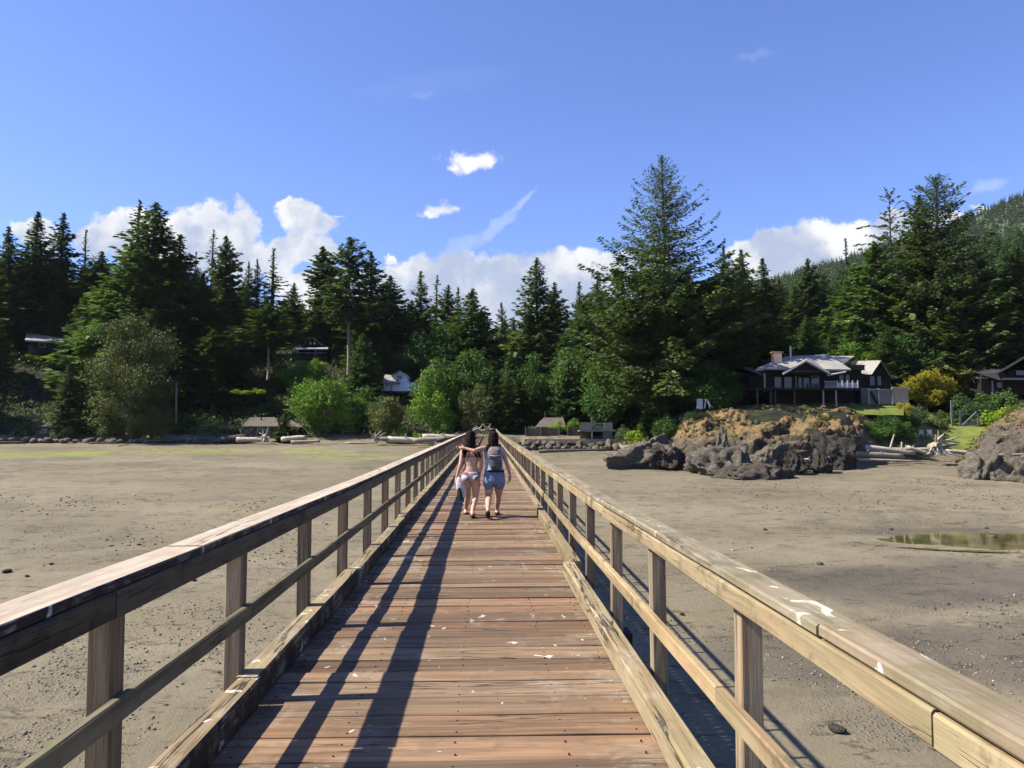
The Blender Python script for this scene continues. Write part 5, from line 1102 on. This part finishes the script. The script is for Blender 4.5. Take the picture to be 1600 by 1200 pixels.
# --- steep roofed cabin up the hill
h = House('cabin', 487, 556, 165, 'steep roofed dark cabin with white porch roof high on the left hillside', 'cabin')
h.box('wall', M_DARKW, 466, 508, 543, 562, 166.5, 7); mb = MB(); mb.slab([Q(470, 543, 165.5), Q(507, 543, 165.5), Q(488, 529, 165.5)], .3); mb.build('gable', M_DARKW, h.e)
h.slab('roof', M_ROOFD, [(464, 545, 164.6), (488, 526, 164.6), (488, 526, 174), (466, 545, 174)], .25); h.slab('roof', M_ROOFD, [(488.1, 526, 164.6), (512, 545, 164.6), (510, 545, 174), (488.1, 526, 174)], .25)
h.slab('porch_roof', M_WHITE, [(462, 544.5, 162.5), (513, 544.5, 162.5), (511, 542.5, 166), (464, 542.5, 166)], .28); h.box('porch_post', M_FRAME, 492.5, 494, 545.5, 556, 162.8, .16); h.box('porch_deck', M_DARKW, 464, 512, 555.5, 561, 162.8, 3.5)
h.box('porch_rail', M_FRAME, 466, 511, 551, 551.7, 162.8, .06)
for (a, b) in ((482.5, 486.5), (489.5, 493.5)):
    mb = MB(); mb.slab([Q(a, 538, 165.2), Q(b, 538, 165.2), Q((a + b) / 2 + (1.2 if a < 488 else -1.2), 533, 165.2)], .06); mb.build('window', M_WHITE, h.e)
# --- white house
h = House('house', 615, 611, 140, 'small pale blue white house behind the green trees on the left', 'house')
h.box('wall', M_BLUEW, 599.5, 650, 597.5, 611, 140.5, 7); h.slab('roof', M_ROOF2, [(596.5, 598, 139.6), (625, 598, 139.6), (619, 587, 143), (602, 585, 143)], .25); h.slab('rear_roof', M_ROOF2, [(602, 585.2, 143.1), (619, 587.2, 143.1), (625, 594, 148), (597, 594, 148)], .2)
h.box('upper_wall', M_BLUEW, 613.5, 636, 586, 597, 141, 6); mb = MB(); mb.slab([Q(612.5, 586, 140.9), Q(637, 586, 140.9), Q(624.5, 580, 140.9)], .2); mb.build('gable', M_BLUEW, h.e)
h.slab('upper_roof', M_ROOF2, [(611, 587, 140.2), (624.5, 579, 140.2), (624.5, 579, 148), (612, 587, 148)], .18); h.slab('upper_roof', M_ROOF2, [(624.6, 579, 140.2), (638, 587, 140.2), (637, 587, 148), (624.6, 579, 148)], .18)
h.window(619.5, 628.5, 587, 593, 140.9, .8, mat=M_WHITE); h.window(603, 607, 600, 606, 140.4, .6, mat=M_WHITE); h.window(610, 613, 600, 609, 140.4, .5, 'door', M_WHITE); h.box('balcony', M_DARKW, 588, 612, 610.5, 613, 138.5, 3); h.box('balcony_rail', M_FRAME, 588, 612, 606, 606.6, 138.5, .06)
# --- far left roof and dark boathouse
h = House('house', 70, 545, 142, 'flat pale roof of a house hidden in dark firs at far left', 'house')
h.box('wall', M_DARKW, 44, 100, 531, 552, 143.5, 6); h.slab('roof', M_ROOF, [(39, 531, 142), (98, 534, 142), (104, 529, 149), (41, 520, 149)], .3); h.window(60, 72, 535, 543, 143.4, .7)
h = House('boathouse', 72, 684, 123.5, 'small dark boathouse in deep shade at the far left shore', 'boathouse')
h.box('wall', plain('shaded_siding', (.05, .055, .06), .8, .2), 54, 92, 665, 685, 123.5, 5); h.slab('roof', M_ROOFD, [(48, 666, 122.8), (97, 666, 122.8), (92, 659, 126), (54, 659, 126)], .2); h.window(62, 74, 669, 677, 123.45, .6); h.box('lamp_shade', M_WHITE, 70, 80, 664.5, 666.2, 122.6, .3)
# utility pole, boards, garden gate, white chairs
mb = MB(); mb.tube([Q(275, 662, 124), Q(275.5, 598, 124)], [.14, .10], 8); tag(recentre(mb.build('wooden_pole', BARK_P, smooth=True), tuple(Q(275, 662, 124))), 'thin bare wooden pole right of the olive feathery tree', 'pole')
e = empty('board_stack', tuple(Q(1100, 640, 99.5)), 'white boards leaning under the giant spruce at the bluff top', 'boards')
fbox(e, 'board', M_WHITE, 1089, 1098, 623, 639, 99.5, .06)
for a, b in ((1101, 1104), (1109, 1115)): mb = MB(); mb.beam(Q(a, 638, 99.4), Q(a + 1.5 if a < 1105 else a - 3, 624, 99.8), .16, .04, ch=0); mb.build('board', M_WHITE, e)
mb = MB(); mb.beam(Q(1103, 626, 99.7), Q(1115, 638, 99.4), .16, .04, ch=0); mb.build('board', M_WHITE, e)
e = empty('garden_gate', tuple(Q(1500, 665, 104)), 'weathered garden gate frame with a leaning plank on the sloping lawn', 'gate')
for px, t in ((1487, 625), (1500, 640), (1528, 646)): fbox(e, 'post', M_GREYW, px, px + 1.6, t, 666, 104, .14)
fbox(e, 'top_rail', M_GREYW, 1489, 1529, 646, 647, 104.02, .08); mb = MB(); mb.beam(Q(1504, 665, 103.4), Q(1526, 644, 103.7), .1, .24, ch=0); mb.build('plank', M_FRAME, e)
fbox(e, 'mesh_panel', plain('gate_boards', (.13, .13, .12), .8, .2, 6), 1502, 1527.5, 660, 664, 104.05, .04)
for i, px in enumerate((1436, 1449)):
    Y = 101.5; e = empty('garden_chair', tuple(Q(px + 3, 682, Y)), 'white garden chair, the ' + ('left' if i == 0 else 'right') + ' one of two behind the root clump', 'chair', 'white garden chairs on the lawn')
    fbox(e, 'seat', M_WHITE, px, px + 7, 677.5, 678.6, Y, .5); fbox(e, 'backrest', M_WHITE, px, px + 7, 671.5, 677.4, Y + .5, .05)
    for q in (px + .1, px + 6): fbox(e, 'leg', M_WHITE, q, q + .8, 678.7, 682.5, Y, .07); fbox(e, 'leg', M_WHITE, q, q + .8, 678.7, 682.5, Y + .42, .07)
# ------------------------------------------------------------------ the two walkers
def skinmat(name, col):
    m, g = newmat(name); pos = g.n('ShaderNodeNewGeometry').outputs['Position']; c = g.mix(g.step(g.noise(pos, 14, 3, .5), .3, .7), tuple(x * .88 for x in col), col); finish(g, c, .5, spec=.35); return m
SKIN1 = skinmat('skin', (.50, .295, .205)); SKIN2 = skinmat('skin_tanned', (.46, .27, .185))
M_HAIR = plain('dark_hair', (.010, .007, .006), .75, .35, 60, .3, .0, .08); M_DENIM = plain('denim', (.115, .17, .27), .9, .25, 25, .3); M_SHIRT = plain('light_blue_shirt', (.30, .34, .42), .9, .1, 12, .2)
M_PACK = plain('grey_backpack', (.115, .098, .095), .85, .25, 18, .3); M_PACKD = plain('dark_backpack_fabric', (.065, .07, .085), .85, .2, 18, .3); M_BLACK = plain('black_rubber', (.012, .012, .013), .7, .2, 20, .1); M_WHC = plain('white_cloth', (.45, .45, .47), .9, .08, 9, .4)
mBk, g = newmat('flowered_fabric'); pos = g.n('ShaderNodeNewGeometry').outputs['Position']; vo = g.n('ShaderNodeTexVoronoi', i={'Vector': pos, 'Scale': 16.0}); vc = g.n('ShaderNodeSeparateColor', i={0: vo.outputs['Color']}).outputs[0]
finish(g, g.mix(g.step(vc, .45, .6), (.42, .37, .38), g.mix(g.step(vc, .7, .8), (.17, .18, .16), (.20, .10, .11))), .85)
def ell_rings(rings, k=16):
    """rings: (centre, rx, ry) horizontal ellipses from bottom to top"""
    V = []; F = []
    for c, rx, ry in rings:
        for i in range(k): a = 2 * math.pi * i / k; V.append((c[0] + rx * math.cos(a), c[1] + ry * math.sin(a), c[2]))
    n = len(rings)
    for j in range(n - 1):
        for i in range(k): F.append((j * k + i, j * k + (i + 1) % k, (j + 1) * k + (i + 1) % k, (j + 1) * k + i))
    F.append(tuple(range(k))[::-1]); F.append(tuple((n - 1) * k + i for i in range(k))); return V, F
class Body:
    def __init__(s): s.v = []; s.f = []
    def add(s, V, F): b = len(s.v); s.v += [tuple(v) for v in V]; s.f += [tuple(b + q for q in f) for f in F]; return s
    def rings(s, r, k=16): return s.add(*ell_rings(r, k))
    def tube(s, pts, rad, k=10):
        mb = MB(); P_ = [Vector(p) for p in pts]; q = []; rr_ = []
        for i in range(len(P_) - 1):                     # smooth the chain a little
            for t in (0, .5): q.append(P_[i].lerp(P_[i + 1], t)); rr_.append(rad[i] + (rad[i + 1] - rad[i]) * t)
        q.append(P_[-1]); rr_.append(rad[-1]); mb.tube(q, rr_, k); s.add(mb.v, mb.f)
        for p, r_ in ((q[0], rr_[0]), (q[-1], rr_[-1])): s.ball(p, (r_ * .98,) * 3)
        for p, r_ in zip(P_[1:-1], rad[1:-1]): s.ball(p, (r_ * 1.0,) * 3)
        return s
    def ball(s, c, r):
        v, f = ICO[2]; return s.add(np.array(c) + v * np.array(r), [tuple(x) for x in f])
    def build(s, name, mat, parent, vox=.0085, smooth=4):
        me = bpy.data.meshes.new(name); me.from_pydata(s.v, [], s.f); me.update(); o = bpy.data.objects.new(name, me); C.objects.link(o)
        m = o.modifiers.new('r', 'REMESH'); m.mode = 'VOXEL'; m.voxel_size = vox; m.use_smooth_shade = True
        if smooth: q = o.modifiers.new('s', 'SMOOTH'); q.iterations = smooth; q.factor = .6
        dg = bpy.context.evaluated_depsgraph_get(); m2 = bpy.data.meshes.new_from_object(o.evaluated_get(dg)); bpy.data.objects.remove(o); m2.name = name
        m2.materials.clear(); m2.materials.append(mat); off = Vector(parent.location) if parent else Vector()
        m2.transform(Matrix.Translation(-off)); o = bpy.data.objects.new(name, m2); C.objects.link(o)
        if parent: o.parent = parent
        return o
YP = 13.75
def W_(px, py, Y=YP): return P(px, py, Y)
def hand(B, wrist, d, side, curl=.25, s=1.0):
    """palm, four fingers of different lengths, thumb; d = direction of the hand, side = towards the thumb"""
    d = d.normalized(); side = (side - d * side.dot(d)).normalized(); nn_ = d.cross(side); w = Vector(wrist)
    B.tube([w, w + d * .045 * s, w + d * .085 * s], [.024 * s, .031 * s, .030 * s])
    for i, L in enumerate((.072, .080, .074, .058)):
        b = w + d * .085 * s + side * (.027 - .018 * i) * s; p1 = b + d * L * .5 * s + nn_ * curl * .012; p2 = b + d * L * s * .92 + nn_ * curl * .05
        B.tube([b, p1, p2], [.0095, .0088, .0075], 8)
    b = w + d * .03 * s + side * .026 * s; B.tube([b, b + (d * .6 + side * .8) * .035, b + (d * .95 + side * .55) * .065], [.012, .010, .0085], 8)
def foot(B, ankle, heel, toe):
    a, h, t = Vector(ankle), Vector(heel), Vector(toe); B.tube([a, h + Vector((0, 0, .025))], [.036, .032]); B.tube([h + Vector((0, 0, .03)), h.lerp(t, .5) + Vector((0, 0, .035)), t + Vector((0, 0, .02))], [.033, .036, .028])
    sd = (t - h).cross(Vector((0, 0, 1))).normalized()
    for i in range(5): b = h.lerp(t, .92) + sd * (.028 - .014 * i) + Vector((0, 0, .016)); B.tube([b, b + (t - h).normalized() * (.045 - .005 * abs(i - 1))], [.011, .009], 6)
def headbuild(B, c, neck):
    c = Vector(c); B.ball(c + Vector((0, .0, .02)), (.074, .090, .098)); B.ball(c + Vector((0, .035, -.045)), (.052, .055, .062))     # cranium, jaw (face looks to +Y)
    B.tube([Vector(neck) + Vector((0, .0, -.03)), c + Vector((0, .0, -.07))], [.056, .050])
    B.tube([c + Vector((0, .088, .015)), c + Vector((0, .112, -.018))], [.010, .015], 8)                                             # nose
    for sgn in (-1, 1): B.ball(c + Vector((sgn * .076, .0, -.01)), (.012, .022, .032)); B.ball(c + Vector((sgn * .03, .080, .022)), (.018, .014, .010))
    B.ball(c + Vector((0, .092, -.052)), (.024, .012, .009)); B.ball(c + Vector((0, .085, -.085)), (.022, .018, .016))
def hairbuild(c, length, width, parent, seed, sway=0.0):
    B = Body(); c = Vector(c); B.ball(c + Vector((0, -.010, .028)), (.083, .097, .100)); rh = random.Random(seed)
    for i in range(54):
        a = math.pi * (.93 + 1.14 * i / 53.0) + rh.uniform(-.08, .08); cs, sn = math.cos(a), math.sin(a); p0 = c + Vector((.066 * cs, .075 * sn, .045 + rh.uniform(-.03, .03)))
        L = length * rh.uniform(.62, 1.12); x1 = width * .5 * cs * rh.uniform(.5, 1.2) + sway + rh.uniform(-.02, .02); w = lambda: rh.uniform(-.016, .016)
        p1 = c + Vector((.082 * cs, -.012 + .082 * sn, -.035)); p2 = c + Vector((.062 * cs + sway * .3 + w(), -.055 + .04 * sn, -.12)); p3 = c + Vector((x1 * .75 + w(), -.088 + w(), -.12 - .45 * (L - .12))); p4 = c + Vector((x1 + w(), -.092 + w(), -.12 - .8 * (L - .12))); p5 = p4 + Vector((w() * 2, w(), -.05 * rh.uniform(.4, 1.2)))
        B.tube([p0, p1, p2, p3, p4, p5], [.020, .019, .017, .015, .011, .004], 6)
    return B.build('hair', M_HAIR, parent, .006, 0)
def eyes(c, parent):
    mb = MB()
    for sgn in (-1, 1): p = Vector(c) + Vector((sgn * .030, .088, .012)); mb.tube([p, p + Vector((0, .006, 0))], [.011, .008], 8)
    mb.build('eyes', M_BLACK, parent)
dz = lambda Y: zr(Y)
# walker on the left: flowered bikini, bare back
w1 = empty('person', tuple(W_(735, 808)), 'woman in flowered bikini bottoms with long dark hair walking away, white bag in left hand', 'person')
B = Body(); hp = W_(735.5, 748); X = lambda px: W_(px, 700).x
B.rings([(W_(736, 753), .10, .085), (W_(735.5, 748), .155, .108), (W_(735.5, 741), .158, .108), (W_(735.5, 735), .138, .094), (W_(736, 728), .112, .082), (W_(736.5, 720), .124, .088), (W_(736.5, 711), .150, .098), (W_(736.5, 704), .168, .092), (W_(736.5, 699.5), .145, .072), (W_(736.5, 696.5), .075, .058)], 20)
B.ball(W_(728.5, 748, YP - .05), (.085, .075, .082)); B.ball(W_(742.5, 748, YP - .05), (.085, .075, .082)); B.ball(W_(729.5, 706, YP - .06), (.05, .03, .06)); B.ball(W_(743.5, 706, YP - .06), (.05, .03, .06))
headbuild(B, W_(735, 682.5, YP + .02), W_(736, 696))
kn1, an1 = W_(731, 776, YP + .22), Vector((PX(728.5, 14.25), 14.25, dz(14.25) + .095)); B.tube([W_(729, 750), W_(729.5, 763, YP + .12), kn1, kn1.lerp(an1, .35) + Vector((0, -.015, 0)), an1], [.088, .075, .054, .052, .032]); foot(B, an1, (an1.x, 14.20, dz(14.2) + .012), (an1.x - .02, 14.43, dz(14.4) + .012))
kn2, an2 = W_(743, 776, YP + .06), Vector((PX(738.5, 13.62), 13.62, dz(13.62) + .12)); B.tube([W_(742.5, 750), W_(743.5, 763, YP + .04), kn2, kn2.lerp(an2, .35) + Vector((0, -.02, 0)), an2], [.090, .077, .055, .053, .033]); foot(B, an2, (an2.x, 13.56, dz(13.6) + .05), (an2.x + .03, 13.80, dz(13.8) + .014))
sl_, el_, wl_ = W_(723.5, 702), W_(719.5, 726, YP - .04), W_(713.5, 746, YP + .02); B.tube([sl_, el_, wl_], [.047, .036, .024]); hand(B, wl_, Vector((-.10, .05, -1)), Vector((.2, 1, 0)), 1.6)
sr_, er_, wr_ = W_(749.5, 702), W_(752.5, 725, YP - .02), W_(748.5, 745, YP + .02); B.tube([sr_, er_, wr_], [.047, .036, .024]); hand(B, wr_, Vector((-.08, .05, -1)), Vector((-.2, 1, 0)), .8)
B.build('body', SKIN1, w1); hairbuild(W_(735, 682.5, YP + .02), .36, .30, w1, 4, .015); eyes(W_(735, 682.5, YP + .02), w1)
B = Body(); B.rings([(W_(736, 753.2), .085, .098), (W_(735.6, 750.5), .150, .120), (W_(735.5, 745), .172, .122), (W_(735.5, 739.5), .168, .116), (W_(735.5, 737.2), .158, .106)], 20); B.ball(W_(728.5, 747.2, YP - .055), (.088, .078, .075)); B.ball(W_(742.5, 747.2, YP - .055), (.088, .078, .075)); B.build('bikini_bottom', mBk, w1, .009, 3)
B = Body(); B.rings([(W_(736.5, 713.2), .151, .101), (W_(736.5, 711.6), .153, .103)], 24); B.build('bikini_strap', M_PACKD, w1, .006, 1)
for an, hl, tl_, zz in ((an1, 14.17, 14.46, 0), (an2, 13.54, 13.84, .0)):
    mb = MB(); mb.beam((an.x - .005, hl, dz(hl) + .008 + (.034 if an is an2 else 0)), (an.x + .01, tl_, dz(tl_) + .008), .085, .014, ch=.006, n=3); mb.build('sandal', M_BLACK, w1)
# the white bag she carries
bg = W_(720, 757, YP - .01); B = Body(); B.rings([(W_(723, 777), .050, .03), (W_(721.5, 768), .085, .045), (W_(719.5, 757), .085, .045), (W_(718, 749), .055, .035), (W_(717, 745), .02, .02)], 16)
o = B.build('bag', M_WHC, None, .008, 3); recentre(o, tuple(bg)); tag(o, 'limp white cloth bag hanging from the left walker\'s left hand', 'bag')
B = Body(); B.tube([W_(717.5, 764, YP - .07), W_(719.5, 772, YP - .07), W_(721, 780, YP - .07)], [.030, .036, .026]); B.tube([W_(716, 766, YP - .02), W_(718, 777, YP - .02)], [.026, .03]); o = B.build('sandals', M_BLACK, None, .008, 2); recentre(o, tuple(W_(719, 772))); tag(o, 'pair of black sandals dangling below the white bag', 'sandals')
# walker on the right: blue shirt, denim shorts
w2 = empty('person', tuple(W_(771, 808)), 'woman in light blue top and denim shorts walking with her left arm round the other', 'person')
B = Body(); B.rings([(W_(772, 756), .10, .09), (W_(772.5, 750), .175, .125), (W_(772.5, 742), .178, .122), (W_(772, 735), .155, .105), (W_(771.5, 727), .135, .095), (W_(771.5, 718), .145, .098), (W_(771.5, 709), .165, .10), (W_(771.5, 702.5), .172, .092), (W_(771.5, 698.5), .14, .07), (W_(771.5, 696), .07, .056)], 20)
headbuild(B, W_(771, 683.5, YP + .02), W_(771, 696))
kn1, an1 = W_(763.5, 776, YP + .02), Vector((PX(762.5, 13.42), 13.42, dz(13.42) + .20)); B.tube([W_(764.5, 752), W_(764, 764, YP + .04), kn1, kn1.lerp(an1, .35) + Vector((0, -.03, 0)), an1], [.098, .082, .058, .058, .036]); foot(B, an1, (an1.x, 13.36, dz(13.4) + .13), (an1.x, 13.60, dz(13.6) + .02))
kn2, an2 = W_(778.5, 776, YP + .20), Vector((PX(776.5, 14.1), 14.1, dz(14.1) + .09)); B.tube([W_(780, 752), W_(779.5, 764, YP + .12), kn2, kn2.lerp(an2, .35) + Vector((0, -.01, 0)), an2], [.098, .082, .058, .056, .035]); foot(B, an2, (an2.x, 14.05, dz(14.1) + .012), (an2.x + .03, 14.29, dz(14.3) + .012))
s1, e1, h1 = W_(760.5, 700, YP - .02), W_(740.5, 704.5, YP - .17), W_(727, 700.5, YP - .13); B.tube([s1, s1.lerp(e1, .5) + Vector((0, 0, .01)), e1, h1], [.047, .042, .035, .024]); hand(B, h1, Vector((-1, .10, .05)), Vector((0, .3, 1)), -.9)
s2, e2, h2 = W_(785, 703), W_(792, 724, YP - .02), W_(797, 742, YP + .05); B.tube([s2, e2, h2], [.047, .037, .025]); hand(B, h2, Vector((-.05, .1, -1)), Vector((-.2, 1, 0)), -.8)
B.build('body', SKIN2, w2); hairbuild(W_(771, 683.5, YP + .02), .22, .24, w2, 7, -.01); eyes(W_(771, 683.5, YP + .02), w2)
B = Body(); B.rings([(W_(772.2, 738), .176, .126), (W_(772, 731), .158, .112), (W_(771.5, 721), .152, .108), (W_(771.5, 709), .174, .112), (W_(771.5, 702), .182, .102), (W_(771.5, 698.2), .150, .080)], 20); B.build('top', M_SHIRT, w2, .009, 3)
B = Body(); B.ball(W_(772.3, 751.5), (.14, .125, .085)); B.rings([(W_(772.4, 752), .178, .132), (W_(772.5, 744), .192, .136), (W_(772.3, 736), .174, .120), (W_(772, 733), .168, .118)], 20); B.tube([W_(764.3, 750, YP - .01), W_(763.8, 757, YP + .01)], [.110, .104], 14); B.tube([W_(780.2, 750), W_(780.2, 757, YP + .05)], [.110, .104], 14); B.build('shorts', M_DENIM, w2, .009, 2)
mb = MB(); mb.tube([kn1 + Vector((.02, -.050, -.03)), kn1.lerp(an1, .4) + Vector((.028, -.070, 0)), kn1.lerp(an1, .8) + Vector((.012, -.052, 0))], [.010, .013, .007], 6); o = mb.build('tattoo', M_BLACK, w2)
for an, hl, tl_, up_ in ((an1, 13.33, 13.63, .10), (an2, 14.02, 14.32, 0)):
    B = Body(); B.tube([(an.x, hl + .03, dz(hl) + .03 + up_), (an.x, (hl + tl_) / 2, dz(hl) + .035 + up_ * .4), (an.x, tl_, dz(tl_) + .03)], [.042, .044, .034]); B.build('shoe', M_BLACK, w2, .009, 2)
# backpack (its own thing): pouch, dark lower part, white piping, waist strap
bp = empty('backpack', tuple(W_(772, 716, YP - .2)), 'grey brown backpack with dark lower pocket on the right walker\'s back', 'backpack')
B = Body(); B.rings([(W_(773, 717, YP - .19), .115, .075), (W_(773, 710, YP - .20), .128, .095), (W_(773, 703, YP - .18), .118, .085), (W_(773, 698, YP - .15), .08, .05)], 16); B.build('pouch', M_PACK, bp, .009, 3)
B = Body(); B.rings([(W_(775, 735, YP - .16), .085, .05), (W_(775, 729, YP - .18), .105, .07), (W_(774.5, 718, YP - .19), .112, .072)], 16); B.build('lower_pocket', M_PACKD, bp, .009, 3)
mb = MB(); mb.tube([W_(764.5, 711.5, YP - .262), W_(773, 712.6, YP - .30), W_(782, 711.2, YP - .262)], [.006] * 3, 6); mb.build('piping', M_WHC, bp)
B = Body(); B.rings([(W_(774, 737.5, YP - .03), .165, .125), (W_(774, 734.5, YP - .03), .160, .122)], 20); B.build('waist_strap', M_BLACK, bp, .008, 1)
for px in (762.5, 781): mb = MB(); mb.tube([W_(px, 699, YP - .10), W_(px, 697.5, YP - .02), W_(px + (1 if px < 770 else -1), 703, YP + .11)], [.018] * 3, 6); mb.build('shoulder_strap', M_PACKD, bp)
# ------------------------------------------------------------------ the air
mH, g = newmat('haze_air'); pv = g.n('ShaderNodeVolumePrincipled', i={'Color': (.80, .88, 1.0, 1), 'Density': .000035, 'Anisotropy': .2})
g.n('ShaderNodeOutputMaterial', i={'Volume': pv.outputs[0]})
mb = MB(); mb.box(-1350, 1350, -760, 1300, -14, 420); hz = mb.build('haze', mH); tag(hz, kind='stuff')
S.cycles.volume_bounces = 0; S.cycles.volume_step_rate = 10
